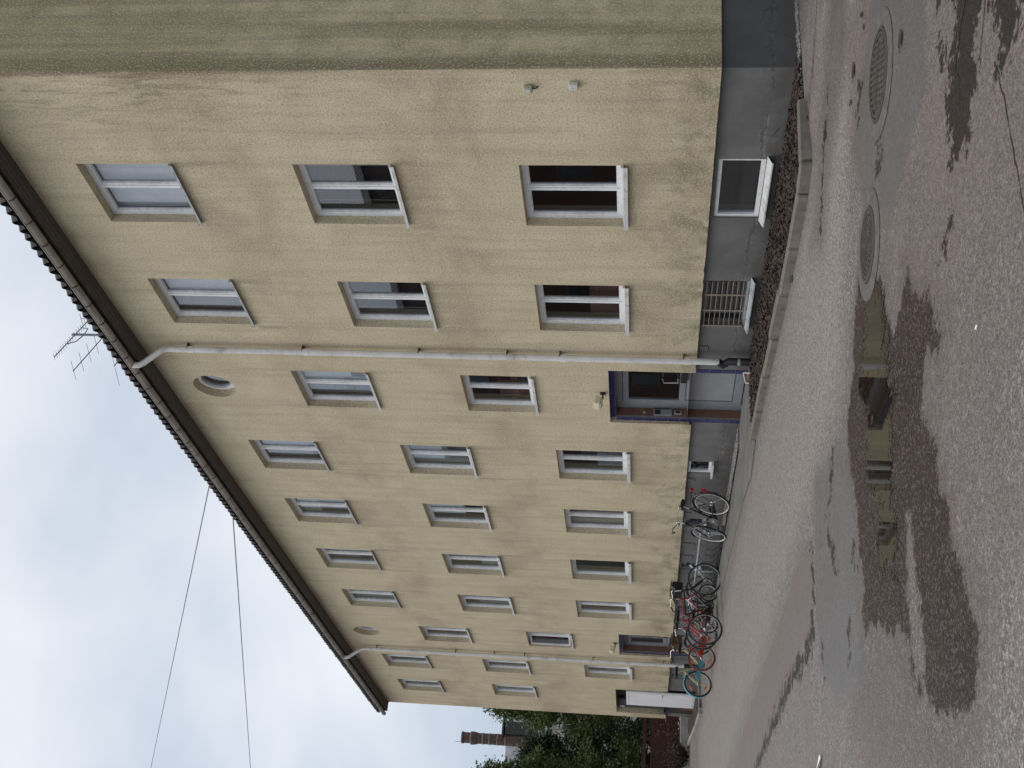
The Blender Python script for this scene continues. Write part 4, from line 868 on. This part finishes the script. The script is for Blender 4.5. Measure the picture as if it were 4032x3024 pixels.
# drain funnel beside the entrance
H_ = tag(empty('drain_funnel', (-6.02, -0.30, 0.075)), 'small square drain funnel with pale rim tipped in the bark beside the entrance', 'drain')
H_.rotation_euler = (math.radians(42), math.radians(-14), math.radians(48))
mb = MB(); ring(mb, -.085, .085, -.085, .085, .012, -.012, .03); o = mb.build('rim', M['box_white'], H_); o.rotation_euler = (-PI / 2, 0, 0); o.location = (0, 0, .05)
mb = MB(); mb.box(-.07, .07, -.07, .07, .02, .03); mb.build('basin', M['brown_board'], H_)

# ------------------------------------------------------------------ manhole covers
def manhole(x, y, rad, label, grid):
    Mh = tag(empty('manhole_cover', (x, y, 0.0)), label, 'manhole cover', 'manhole covers in the asphalt')
    mb = MB(); mb.lathe([(rad + .16, 0.004), (rad + .15, 0.009), (rad + .035, 0.012), (rad + .03, 0.002)], 48, cap=False); mb.build('collar', M['collar'], Mh)
    mb = MB(); mb.lathe([(rad + .03, 0.003), (rad + .03, 0.016), (rad + .006, 0.016), (rad + .006, 0.003)], 48, cap=False); mb.build('frame', M['iron'], Mh)
    mb = MB(); mb.lathe([(0.001, 0.006), (rad - .002, 0.006)], 48, cap=False); mb.lathe([(rad - .002, 0.006), (rad - .002, .014), (rad - .025, .014), (rad - .025, .006)], 48, cap=False); mb.build('cover', M['iron'], Mh)
    if grid:
        for i in range(-6, 7):
            for s in (-1, 1):
                u = i * .044; hw = math.sqrt(max(0, (rad - .04) ** 2 - u * u))
                if hw < .05: continue
                mb = MB(); mb.bbox(min(s * .018, s * hw), max(s * .018, s * hw), u - .011, u + .011, .006, .017, .003); o = mb.build('rib', M['iron'], Mh); o.rotation_euler = (0, 0, math.radians(-38))
    else:
        for k in range(1, 7):
            mb = MB(); r = k * .041; mb.lathe([(r - .009, .006), (r - .007, .013), (r + .007, .013), (r + .009, .006)], 40, cap=False); mb.build('rib', M['iron'], Mh)
    return Mh
manhole(3.09, -3.19, 0.30, 'round cast-iron cover with straight raised ribs, nearest the gable corner', True)
manhole(2.30, -4.08, 0.25, 'round cast-iron cover with ring pattern beside the puddle', False)

# dry leaves and scraps
def leaf(x, y, s, a, label):
    mb = MB(); n = 8; top = []
    for k in range(n + 1):
        t = k / n; w = s * .34 * math.sin(PI * t) ** .8; top.append((t * s - s / 2, w, .006 + .012 * s * 10 * abs(t - .5) ** 2))
    for p, q in zip(top[:-1], top[1:]):
        mb.quad((p[0], 0, p[2]), (q[0], 0, q[2]), (q[0], q[1], q[2] + .008), (p[0], p[1], p[2] + .008)); mb.quad((p[0], 0, p[2]), (p[0], -p[1], p[2] + .005), (q[0], -q[1], q[2] + .005), (q[0], 0, q[2]))
    mb.tube([(-s / 2, 0, .01), (-s * .75, .01, .006)], s * .02, 4)
    o = mb.build('dry_leaf', M['dry_leaf']); o.location = (x, y, gz(x, y)); o.rotation_euler = (0, 0, a); return tag(o, label, 'leaf', 'dry leaves on the asphalt')
leaf(3.74, -3.52, .12, .7, 'curled brown leaf just beyond the ribbed manhole cover')
leaf(2.32, -2.37, .13, 1.0, 'long brown leaf between the kerb and the ribbed manhole cover')
leaf(2.11, -2.52, .06, .2, 'small dark leaf nearest the kerb corner')
leaf(2.77, -2.24, .07, 2.0, 'brown leaf at the very edge of the picture by the gable')
leaf(2.80, -2.40, .05, 1.2, 'tiny brown leaf next to the leaf by the gable')
leaf(2.45, -2.66, .09, .9, 'flattened wet leaf beside the ribbed manhole cover')
mb = MB(); mb.bbox(-.015, .015, -.005, .005, 0, .009, .002); o = mb.build('cigarette_stub', M['paper']); o.location = (4.45, -6.18, .002); o.rotation_euler = (0, 0, .2); tag(o, 'small white cigarette stub lying on the open asphalt', 'litter')
mb = MB(); mb.quad((-.12, -.02, .012), (.0, -.03, .03), (.12, -.02, .014), (.12, .02, .02), (0, .03, .01), (-.12, .025, .02)); o = mb.build('paper_scrap', M['paper']); o.location = (-1.27, -6.98, .004); o.rotation_euler = (0, 0, .4); tag(o, 'narrow white paper scrap at the edge of the asphalt', 'litter')

# ------------------------------------------------------------------ bicycle rack and bicycles
Rk = tag(empty('bike_rack', (-12.0, -0.30, 0.06)), 'low galvanised bicycle rack with hoops along the grey plinth', 'bike rack')
mb = MB(); mb.tube([(0, 0, .47), (-6.4, 0, .47)], .022, 8); mb.build('rail', M['galv'], Rk)
mb = MB(); mb.tube([(.3, .0, .07), (-6.4, 0, .07)], .022, 8); mb.build('rail', M['black'], Rk)
for x in (-.05, -2.1, -4.2, -6.35):
    mb = MB(); mb.tube([(x, 0, .0), (x, 0, .47), (x + .02, .12, .6)], .02, 8); mb.box(x - .06, x + .06, -.06, .06, -.02, .01); mb.build('post', M['galv'], Rk)
for k in range(19):
    x = -.18 - k * .335
    mb = MB(); mb.tube([(x, 0, .47), (x, -.08, .43), (x + .01, -.16, .36), (x + .01, -.16, .18), (x, -.08, .10), (x, 0, .07)], .0075, 6); mb.build('hoop', M['hoop'], Rk)

def bicycle(label, R, wb, rot, loc, lean, frame, fender=None, rim=None, tyre=None, basket=None, guard=None, carrier=False, steer=0.0, drop=False, reflect=False, rear_light=False, lamp=False):
    b = tag(empty('bicycle', loc), label, 'bicycle', 'bicycles parked at the rack')
    b.rotation_euler = (lean, 0, rot)
    s = R / .34; rim = rim or M['rim']; tyre = tyre or M['rubber']; Y = Matrix.Rotation(PI / 2, 4, 'X')
    hub_r = Vector((0, 0, R)); hub_f = Vector((wb, 0, R)); bb = Vector((.43 * wb, 0, R * .82)); st = Vector((.27 * wb, 0, R + .40 * s)); ht = Vector((.77 * wb, 0, R + .44 * s)); hb = Vector((.795 * wb, 0, R + .30 * s))
    tr = .017 * (s ** .5)
    mb = MB()
    if drop: mb.tube([ht.lerp(hb, .7), Vector((.6 * wb, 0, R + .08 * s)), bb + Vector((.06, 0, .03))], tr, 8)
    else: mb.tube([ht + Vector((0, 0, -.03)), st + Vector((.01, 0, -.02))], tr * .9, 8)
    mb.tube([hb, bb], tr * 1.1, 8); mb.tube([st, bb], tr, 8); mb.tube([ht + Vector((-.01, 0, .03)), hb], tr * 1.2, 8)
    for y in (-.05, .05):
        mb.tube([bb + Vector((0, y * .5, 0)), hub_r + Vector((0, y, 0))], tr * .6, 6); mb.tube([st + Vector((0, y * .4, -.04)), hub_r + Vector((0, y, 0))], tr * .6, 6)
    mb.build('frame', frame, b, smooth=True)
    fm = Matrix.Translation(ht) @ Matrix.Rotation(steer, 4, Vector((-.2, 0, 1)).normalized()) @ Matrix.Translation(-ht)
    mb = MB()
    for y in (-.05, .05): mb.tube([fm @ (hb + Vector((0, y * .6, -.02))), fm @ (hb.lerp(hub_f, .6) + Vector((0, y, 0))), fm @ (hub_f + Vector((0, y, 0)))], tr * .75, 6)
    mb.build('fork', frame if fender is None else fender, b, smooth=True)
    # wheels
    hf = fm @ hub_f
    for h, sa in ((hub_r, 0.0), (hf, steer)):
        wm = Matrix.Rotation(sa, 4, 'Z') @ Y
        mb = MB(); mb.lathe([(.018, -.05), (.03, -.03), (.018, -.02), (.018, .02), (.03, .03), (.018, .05)], 10, wm); w = mb.build('wheel', M['steel'], b, loc=h)
        mb = MB(); mb.tube([wm @ Vector((math.cos(2 * PI * k / 40) * (R - .018), math.sin(2 * PI * k / 40) * (R - .018), 0)) for k in range(40)], .019, 8, closed=True); mb.build('tyre', tyre, w, smooth=True)
        mb = MB(); mb.lathe([(R - .034, -.011), (R - .034, .011), (R - .046, .009), (R - .046, -.009), (R - .034, -.011)], 40, wm, cap=False); mb.build('rim', rim, w)
        mb = MB()
        for k in range(20):
            an = 2 * PI * k / 20; mb.tube([wm @ Vector((math.cos(an + .3 * (-1) ** k) * .024, math.sin(an + .3 * (-1) ** k) * .024, .028 * (-1) ** k)), wm @ Vector((math.cos(an) * (R - .05), math.sin(an) * (R - .05), 0))], .0016, 3, cap=False)
        mb.build('spokes', M['steel'], w)
        if reflect:
            for an in (.6, 2.7, 4.8):
                mb = MB(); mb.box(-.05, .05, -.016, .016, -.012, .012, wm @ Matrix.Rotation(an, 4, 'Z') @ Matrix.Translation((0, R * .6, 0))); mb.build('reflector', MATS['orange'], w)
        if fender is not None:
            a0, a1 = ((.15 * PI, 1.08 * PI) if h is hub_r else (.25 * PI, .95 * PI)); mb = MB(); n = 16
            for k in range(n):
                t0, t1 = a0 + (a1 - a0) * k / n, a0 + (a1 - a0) * (k + 1) / n
                for ya, yb, ra, rb in ((-.028, -.012, R + .008, R + .022), (-.012, .012, R + .022, R + .022), (.012, .028, R + .022, R + .008)):
                    P_ = [Vector((math.cos(t0) * ra, ya, math.sin(t0) * ra)), Vector((math.cos(t0) * rb, yb, math.sin(t0) * rb)), Vector((math.cos(t1) * rb, yb, math.sin(t1) * rb)), Vector((math.cos(t1) * ra, ya, math.sin(t1) * ra))]
                    mb.quad(*[Matrix.Rotation(sa, 4, 'Z') @ p + h for p in P_])
            mb.tube([h + Vector((0, .035, 0)), h + Vector((math.cos(a1) * R, .03, math.sin(a1) * R))], .003, 4)
            mb.build('mudguard', fender, b)
    # crank, saddle, bars
    mb = MB(); mb.lathe([(.085 * s, -.055), (.085 * s, -.05), (.02, -.05), (.02, .05)], 18, Matrix.Translation(bb) @ Y); ck = mb.build('crank', M['black'] if guard is None else M['steel'], b)
    for sg in (-1, 1):
        mb = MB(); e1 = bb + Vector((.10 * s * sg, sg * .075, -.11 * s * sg)); mb.tube([bb + Vector((0, sg * .06, 0)), e1], .009, 6); mb.build('crank_arm', M['steel'], ck)
        mb = MB(); mb.bbox(e1.x - .045, e1.x + .045, e1.y + (.01 if sg > 0 else -.09), e1.y + (.09 if sg > 0 else -.01), e1.z - .012, e1.z + .012, .004); mb.build('pedal', M['black'], ck)
    if guard is not None:
        mb = MB(); g0, g1 = bb + Vector((.10, -.075, 0)), hub_r + Vector((.05, -.075, 0)); mb.quad(g0 + Vector((0, 0, -.06)), g0 + Vector((.02, 0, .07)), g1 + Vector((0, 0, .05)), g1 + Vector((0, 0, -.03)))
        mb.quad(g0 + Vector((0, .02, -.06)), g0 + Vector((.02, .02, .07)), g1 + Vector((0, .02, .05)), g1 + Vector((0, .02, -.03))); mb.quad(g0 + Vector((.02, 0, .07)), g0 + Vector((.02, .02, .07)), g1 + Vector((0, .02, .05)), g1 + Vector((0, 0, .05))); mb.build('chain_guard', guard, b)
    sp = st + (st - bb).normalized() * .13 * s
    mb = MB(); mb.tube([st, sp], .013, 8); mb.build('seat_post', M['steel'], b)
    mb = MB(); prof = [(-.13, .075, .012), (-.10, .082, .02), (-.04, .06, .016), (.03, .032, .012), (.11, .022, .008), (.14, .012, 0)]
    for (xa, wa, za), (xb, wb_, zb_) in zip(prof[:-1], prof[1:]):
        for sg in (-1, 1):
            mb.quad(sp + Vector((xa, 0, za + .03)), sp + Vector((xb, 0, zb_ + .03)), sp + Vector((xb, sg * wb_, zb_ + .015)), sp + Vector((xa, sg * wa, za + .015)))
            mb.quad(sp + Vector((xa, sg * wa, za + .015)), sp + Vector((xb, sg * wb_, zb_ + .015)), sp + Vector((xb, sg * wb_ * .6, zb_ - .03)), sp + Vector((xa, sg * wa * .7, za - .035)))
        mb.quad(sp + Vector((xa, -wa * .7, za - .035)), sp + Vector((xa, wa * .7, za - .035)), sp + Vector((xb, wb_ * .6, zb_ - .03)), sp + Vector((xb, -wb_ * .6, zb_ - .03)))
    mb.quad(*[sp + Vector((-.13, y, z)) for y, z in ((-.05, -.02), (.05, -.02), (.075, .027), (0, .042), (-.075, .027))]); mb.build('saddle', M['black'], b, smooth=True)
    stem = ht + Vector((-.02, 0, .17 * s)); mb = MB(); bw = .29 * min(1, s + .1)
    P_ = [(-.16, -bw, -.02), (-.05, -bw * .95, .03), (.04, -bw * .5, .05), (.05, -.05, .0), (.05, .05, .0), (.04, bw * .5, .05), (-.05, bw * .95, .03), (-.16, bw, -.02)]
    mb.tube([ht + Vector((-.005, 0, .02)), stem, stem + Vector((.05, 0, .01))], .012, 8); mb.tube([fm @ (stem + Vector(q)) for q in P_], .011, 8); hbar = mb.build('handlebar', M['steel'], b, smooth=True)
    for sg in (-1, 1):
        mb = MB(); mb.tube([fm @ (stem + Vector((-.17, sg * bw, -.024))), fm @ (stem + Vector((-.06, sg * bw * .96, .026)))], .017, 8); mb.build('grip', M['black'], hbar)
    if lamp:
        mb = MB(); mb.lathe([(.012, -.03), (.034, .0), (.034, .04)], 12, Matrix.Translation(fm @ (stem + Vector((.1, 0, -.02)))) @ Matrix.Rotation(PI / 2, 4, 'Y')); mb.build('headlamp', M['rim'], b)
    if carrier:
        mb = MB(); z = 2 * R + .05
        for y in (-.05, 0, .05): mb.tube([(-.30, y, z), (.16 * wb, y, z)], .006, 6)
        for x in (-.3, -.1, .1): mb.tube([(x, -.05, z), (x, .05, z)], .006, 6)
        for y in (-.06, .06): mb.tube([(-.18, y, z), hub_r + Vector((0, y, 0))], .006, 6)
        mb.build('carrier', M['black'], b)
    if rear_light:
        mb = MB(); mb.bbox(-.35, -.31, -.035, .035, 2 * R + .01, 2 * R + .07, .006); mb.build('rear_light', MATS['red_lens'], b)
        mb = MB(); mb.bbox(-R - .05, -R - .03, -.03, .03, R + .12, R + .22, .005); mb.build('rear_reflector', MATS['red_lens'], b)
    if basket is not None:
        c = fm @ (stem + Vector((.22, 0, -.06))); mb = MB(); bx, by, bz = .13, .17, .12; t = .008
        for z in (-bz, -.04, .04, bz):
            k = .85 + .15 * (z + bz) / (2 * bz); P_ = [c + Vector((sx * bx * k, sy * by * k, z)) for sx, sy in ((-1, -1), (1, -1), (1, 1), (-1, 1))]; mb.tube(P_, t, 4, closed=True)
        for f_ in (0, .25, .5, .75):
            for (p, q_) in (((-1, -1), (1, -1)), ((1, -1), (1, 1)), ((1, 1), (-1, 1)), ((-1, 1), (-1, -1))):
                x_, y_ = p[0] + (q_[0] - p[0]) * f_, p[1] + (q_[1] - p[1]) * f_; mb.tube([c + Vector((x_ * bx * .85, y_ * by * .85, -bz)), c + Vector((x_ * bx, y_ * by, bz))], .006, 4)
        for f_ in range(12):
            pass
        mb.box(c.x - bx * .8, c.x + bx * .8, c.y - by * .8, c.y + by * .8, c.z - bz, c.z - bz + .006)
        for sx in (-1, 1): mb.box(c.x + sx * bx * .9 - .003, c.x + sx * bx * .9 + .003, c.y - by * .88, c.y + by * .88, c.z - bz * .95, c.z + bz * .8)
        for sy in (-1, 1): mb.box(c.x - bx * .88, c.x + bx * .88, c.y + sy * by * .9 - .003, c.y + sy * by * .9 + .003, c.z - bz * .95, c.z + bz * .8)
        mb.build('basket', basket, b)
    return b
MATS = {'orange': simple('orange_reflector', (0.75, 0.16, 0.02), 0.3), 'red_lens': simple('red_lens', (0.42, 0.015, 0.012), 0.3),
        'f_black': simple('bike_paint_black', (0.012, 0.012, 0.013), 0.25), 'f_red': simple('bike_paint_red', (0.36, 0.022, 0.018), 0.3), 'f_cream': simple('bike_paint_cream', (0.52, 0.45, 0.27), 0.35),
        'f_turq': simple('bike_paint_turquoise', (0.08, 0.36, 0.42), 0.35), 'f_silver': simple('bike_paint_silver', (0.42, 0.43, 0.45), 0.3, metal=.6), 'red_tyre': simple('red_tyre', (0.16, 0.022, 0.018), 0.7),
        'wicker': simple('basket_brown', (0.10, 0.055, 0.03), 0.7), 'white_rim': simple('white_rim', (0.62, 0.62, 0.62), 0.4)}
bicycle('black city bicycle with red rear light and pale rims, nearest the entrance', .345, 1.08, math.radians(190), (-10.55, -.42, .062), math.radians(11), MATS['f_black'], fender=MATS['f_black'], rim=MATS['white_rim'], carrier=True, rear_light=True, lamp=True, steer=math.radians(-12), drop=True, guard=MATS['f_black'])
bicycle('large black bicycle with slim front wheel and silver handlebar standing square to the wall', .345, 1.10, math.radians(97), (-13.47, -1.76, .03), math.radians(-3), MATS['f_black'], fender=None, steer=math.radians(-8))
bicycle('small black child bicycle half hidden behind the large black bicycle', .20, .72, math.radians(94), (-14.72, -1.25, .045), math.radians(4), MATS['f_black'], rim=MATS['white_rim'], guard=M['black'])
bicycle('red bicycle with black front basket and orange spoke reflectors behind the large black bicycle', .335, 1.05, math.radians(96), (-15.0, -1.40, .04), math.radians(3), MATS['f_red'], basket=M['black'], reflect=True, guard=MATS['f_red'], rim=MATS['f_silver'])
bicycle('bright red child bicycle with red tyres between the dark ones and the turquoise one', .30, .92, math.radians(97), (-15.85, -1.62, .03), math.radians(-5), MATS['f_red'], fender=None, tyre=MATS['red_tyre'], guard=MATS['f_red'], drop=True, reflect=True)
bicycle('cream bicycle with turquoise mudguards and brown front basket, last in the row', .315, 1.02, math.radians(98), (-17.38, -1.78, .025), math.radians(5), MATS['f_cream'], fender=MATS['f_turq'], basket=MATS['wicker'], guard=MATS['f_turq'], reflect=True, drop=True)

# ------------------------------------------------------------------ far end: edging, fence, shrub, trees, far house
poly('soil_bed', [(-22.4, 0.04), (-21.55, -1.22), (-24.2, -0.98), (-28.6, -0.34), (-30.2, 0.3), (-30.2, 0.9), (-27.7, 0.9), (-27.7, 0.04)], 0.085, M['soil'])
Kf = tag(empty('edging', (0, 0, 0)), kind='structure')
for a, b in (((-22.45, 0.0), (-21.6, -1.25)), ((-21.6, -1.30), (-24.2, -1.04)), ((-24.25, -1.03), (-26.4, -0.72)), ((-26.45, -0.71), (-28.6, -0.40)), ((-28.65, -.40), (-31.0, -.12))):
    dv = Vector((b[0] - a[0], b[1] - a[1], 0)); mb = MB(); mb.bbox(-dv.length / 2 + .01, dv.length / 2 - .01, -.06, .06, -.05, .13, .015); o = mb.build('edging_stone', M['kerb_pale'], Kf); o.location = ((a[0] + b[0]) / 2, (a[1] + b[1]) / 2, 0); o.rotation_euler = (0, 0, math.atan2(dv.y, dv.x))
Fn = tag(empty('wooden_fence', (-31.0, 0, 0)), 'dark red fence of horizontal boards with gaps beyond the end of the building', 'fence')
for k in range(11):
    z = 0.40 + k * .084
    mb = MB(); mb.box(-.012, .012, -4.0, 4.0, z, z + .064); mb.build('board', M['fence'], Fn)
mb = MB(); mb.box(-.02, .02, -4, 4, 1.46, 1.58); mb.build('board', M['fence'], Fn)
for y in (-3.2, -1.6, .15, 1.8, 3.4):
    mb = MB(); mb.box(-.09, -.015, y - .045, y + .045, 0.0, 1.57); mb.build('post', M['fence'], Fn)
Rw = tag(empty('retaining_wall', (-30.9, 0, 0)), 'low pale wall under the red fence', 'wall')
mb = MB(); mb.bbox(-.08, .08, -4, 4, -.2, .33, .02); mb.build('wall', M['fence_pale'], Rw)
def foliage(mb, fn, n, rnd, s0, s1, droop=.3):
    for k in range(n):
        p, outd = fn(rnd); ln = rnd.uniform(s0, s1); a = Vector((rnd.uniform(-1, 1), rnd.uniform(-1, 1), rnd.uniform(-.6, .9))) * .7 + outd; a.z -= droop * rnd.random(); a.normalize(); q = a.cross(Vector((rnd.uniform(-1, 1), rnd.uniform(-1, 1), rnd.uniform(-1, 1)))); q.normalize(); q *= ln * rnd.uniform(.16, .3)
        m_ = p + a * ln * .55; t = p + a * ln
        n0 = len(mb.v); mb.v += [tuple(p), tuple(m_ + q), tuple(t), tuple(m_ - q)]; mb.f.append((n0, n0 + 1, n0 + 2, n0 + 3))
def conifer(x, y, h, rad, seed, label, mat, n=15000):
    T = tag(empty('conifer_tree', (x, y, 0)), label, 'tree', 'trees beyond the fence'); rnd = random.Random(seed)
    mb = MB(); mb.tube([(0, 0, -.1), (.05, 0, h * .3), (-.03, .04, h * .65), (0, 0, h * .97)], [.17, .13, .08, .02], 8)
    sprays = []
    for k in range(150):
        z = h * (.06 + .92 * (k / 150)); t = z / h; rr = rad * ((1 - t) ** .62) * rnd.uniform(.72, 1.12) * (0.82 + .18 * math.sin(5 * t * 6)) + .12; a = rnd.uniform(0, 2 * PI)
        tip = Vector((math.cos(a) * rr, math.sin(a) * rr, z + rnd.uniform(-.15, .35))); root = Vector((0, 0, max(.2, z - rr * .25))); sprays.append((root, tip))
        mb.tube([root, root.lerp(tip, .5) + Vector((0, 0, -.04)), tip], [.022, .014, .005], 4, cap=False)
    mb.build('trunk', M['bark'], T)
    mb = MB()
    def fn(r):
        root, tip = sprays[int(r.random() * len(sprays))]; t = .25 + .8 * r.random() ** .7; dv = tip - root; p = root + dv * t + Vector((r.gauss(0, .15), r.gauss(0, .15), r.gauss(0, .13)))
        return p, dv.normalized() * .6
    foliage(mb, fn, n, rnd, .06, .17); mb.build('crown', mat, T); return T
conifer(-34.6, 2.15, 7.5, 2.0, 21, 'tall dense conifer right beside the end of the building', M['leaf'], 40000)
conifer(-34.2, -1.05, 7.75, 1.9, 22, 'tall ragged conifer at the edge of the picture beyond the fence', M['leaf'], 38000)
conifer(-36.0, 0.6, 6.1, 1.7, 23, 'lower dark conifer between the two tall ones', M['leaf_dark'], 26000)
Sh = tag(empty('shrub', (-29.9, -.62, 0.05)), 'dark red-leaved shrub in front of the red fence', 'shrub'); rnd = random.Random(31)
mb = MB(); st_ = []
for k in range(34):
    a = rnd.uniform(0, 6.3); l = rnd.uniform(.45, .95); tip = Vector((math.cos(a) * l * .75, math.sin(a) * l * .75, l * rnd.uniform(.65, 1.0))); st_.append(tip); mb.tube([(0, 0, 0), tip * .5 + Vector((0, 0, .08)), tip], [.012, .008, .003], 4, cap=False)
mb.build('stem', M['bark'], Sh); mb = MB()
foliage(mb, lambda r: ((lambda tp: (tp * (.25 + .75 * r.random()) + Vector((r.gauss(0, .05), r.gauss(0, .05), r.gauss(0, .05))), tp.normalized() * .4))(st_[int(r.random() * 34)])), 5200, rnd, .03, .08); mb.build('foliage', M['shrub'], Sh)

# far house with chimney
Hs = tag(empty('far_house', (-70, 9, 0)), 'distant house with grey metal roof and round brick chimney above the trees', 'house')
mb = MB(); mb.box(-8, 0, -6, 8, -.2, 8.2); mb.build('wall', M['far_wall'], Hs)
mb = MB(); mb.quad((.4, -6.4, 8.0), (.4, 8.4, 8.0), (-4, 8.4, 11.2), (-4, -6.4, 11.2)); mb.quad((-8.4, -6.4, 8.0), (-4, -6.4, 11.2), (-4, 8.4, 11.2), (-8.4, 8.4, 8.0)); mb.quad((.4, -6.4, 8), (-4, -6.4, 11.2), (-8.4, -6.4, 8)); mb.quad((.4, 8.4, 8), (-8.4, 8.4, 8), (-4, 8.4, 11.2)); rf = mb.build('roof', M['far_roof'], Hs)
for k in range(24):
    y = -6.2 + k * .62; mb = MB(); Mx = Matrix.Translation((-1.8, y, 9.6)) @ Matrix.Rotation(math.atan2(3.2, 4.4), 4, 'Y'); mb.box(-2.7, 2.7, -.02, .02, 0.005, .05, Mx); mb.build('roof_seam', M['far_roof'], rf)
mb = MB(); mb.bbox(-2.4, -.6, .15, 1.05, 8.9, 11.0, .05); mb.build('dormer', M['black'], Hs); mb = MB(); mb.bbox(-2.6, -.4, -.05, 1.5, 11.0, 11.15, .03); mb.build('dormer_roof', M['black'], Hs)
mb = MB(); cz = Matrix.Translation((-1.0, -.15, 0)); mb.lathe([(.40, 9.2), (.36, 12.4), (.36, 12.75), (.42, 12.95), (.45, 13.2), (.40, 13.3), (.36, 13.35), (.36, 13.75), (.40, 13.78), (.40, 13.92)], 20, cz); ch = mb.build('chimney', M['brick'], Hs)
for z in (10.9, 11.45, 12.0, 12.45, 13.28):
    mb = MB(); mb.lathe([(.36, z - .02), (.405 if z < 13 else .44, z - .02), (.405 if z < 13 else .44, z + .02), (.36, z + .02)], 20, cz); mb.build('chimney_band', M['band'], ch)
mb = MB(); mb.tube([(-1.0, -.45, 13.8), (-1.0, -.45, 14.35)], .015, 5); mb.build('lightning_rod', M['black'], ch)

# houses across the yard, seen only mirrored in the glass
def opposite(x0, x1, y, h, wm, label, storeys):
    Op = tag(empty('opposite_house', (x0, y, 0)), label, 'house'); w = x1 - x0
    mb = MB(); mb.box(0, w, -9, 0, -.2, h); mb.build('wall', wm, Op)
    mb = MB(); mb.quad((-.4, .4, h - .1), (w + .4, .4, h - .1), (w + .4, -4.5, h + 2.2), (-.4, -4.5, h + 2.2)); mb.quad((-.4, -9.4, h - .1), (-.4, -4.5, h + 2.2), (w + .4, -4.5, h + 2.2), (w + .4, -9.4, h - .1)); mb.quad((w + .4, .4, h - .1), (w + .4, -9.4, h - .1), (w + .4, -4.5, h + 2.2)); mb.quad((-.4, .4, h - .1), (-.4, -4.5, h + 2.2), (-.4, -9.4, h - .1)); mb.build('roof', M['tile'], Op)
    k = 1.8
    while k < w - 1:
        for i in range(storeys):
            z = 1.2 + i * 2.9; mb = MB(); ring(mb, k - .6, k + .6, z, z + 1.4, .07, .02, .06); o = mb.build('window', M['opp_frame'], Op); mb = MB(); mb.box(k - .53, k + .53, .025, .03, z + .07, z + 1.33); mb.build('pane', M['opp_pane'], o)
        k += 4.1
opposite(-60, -19, -20, 13.2, M['opp_wall'], 'tall reddish brown house across the yard, mirrored in the near windows', 4)
opposite(-104, -66, -20, 11.6, M['opp_wall2'], 'dark greenish house across the yard, mirrored in the far windows', 3)
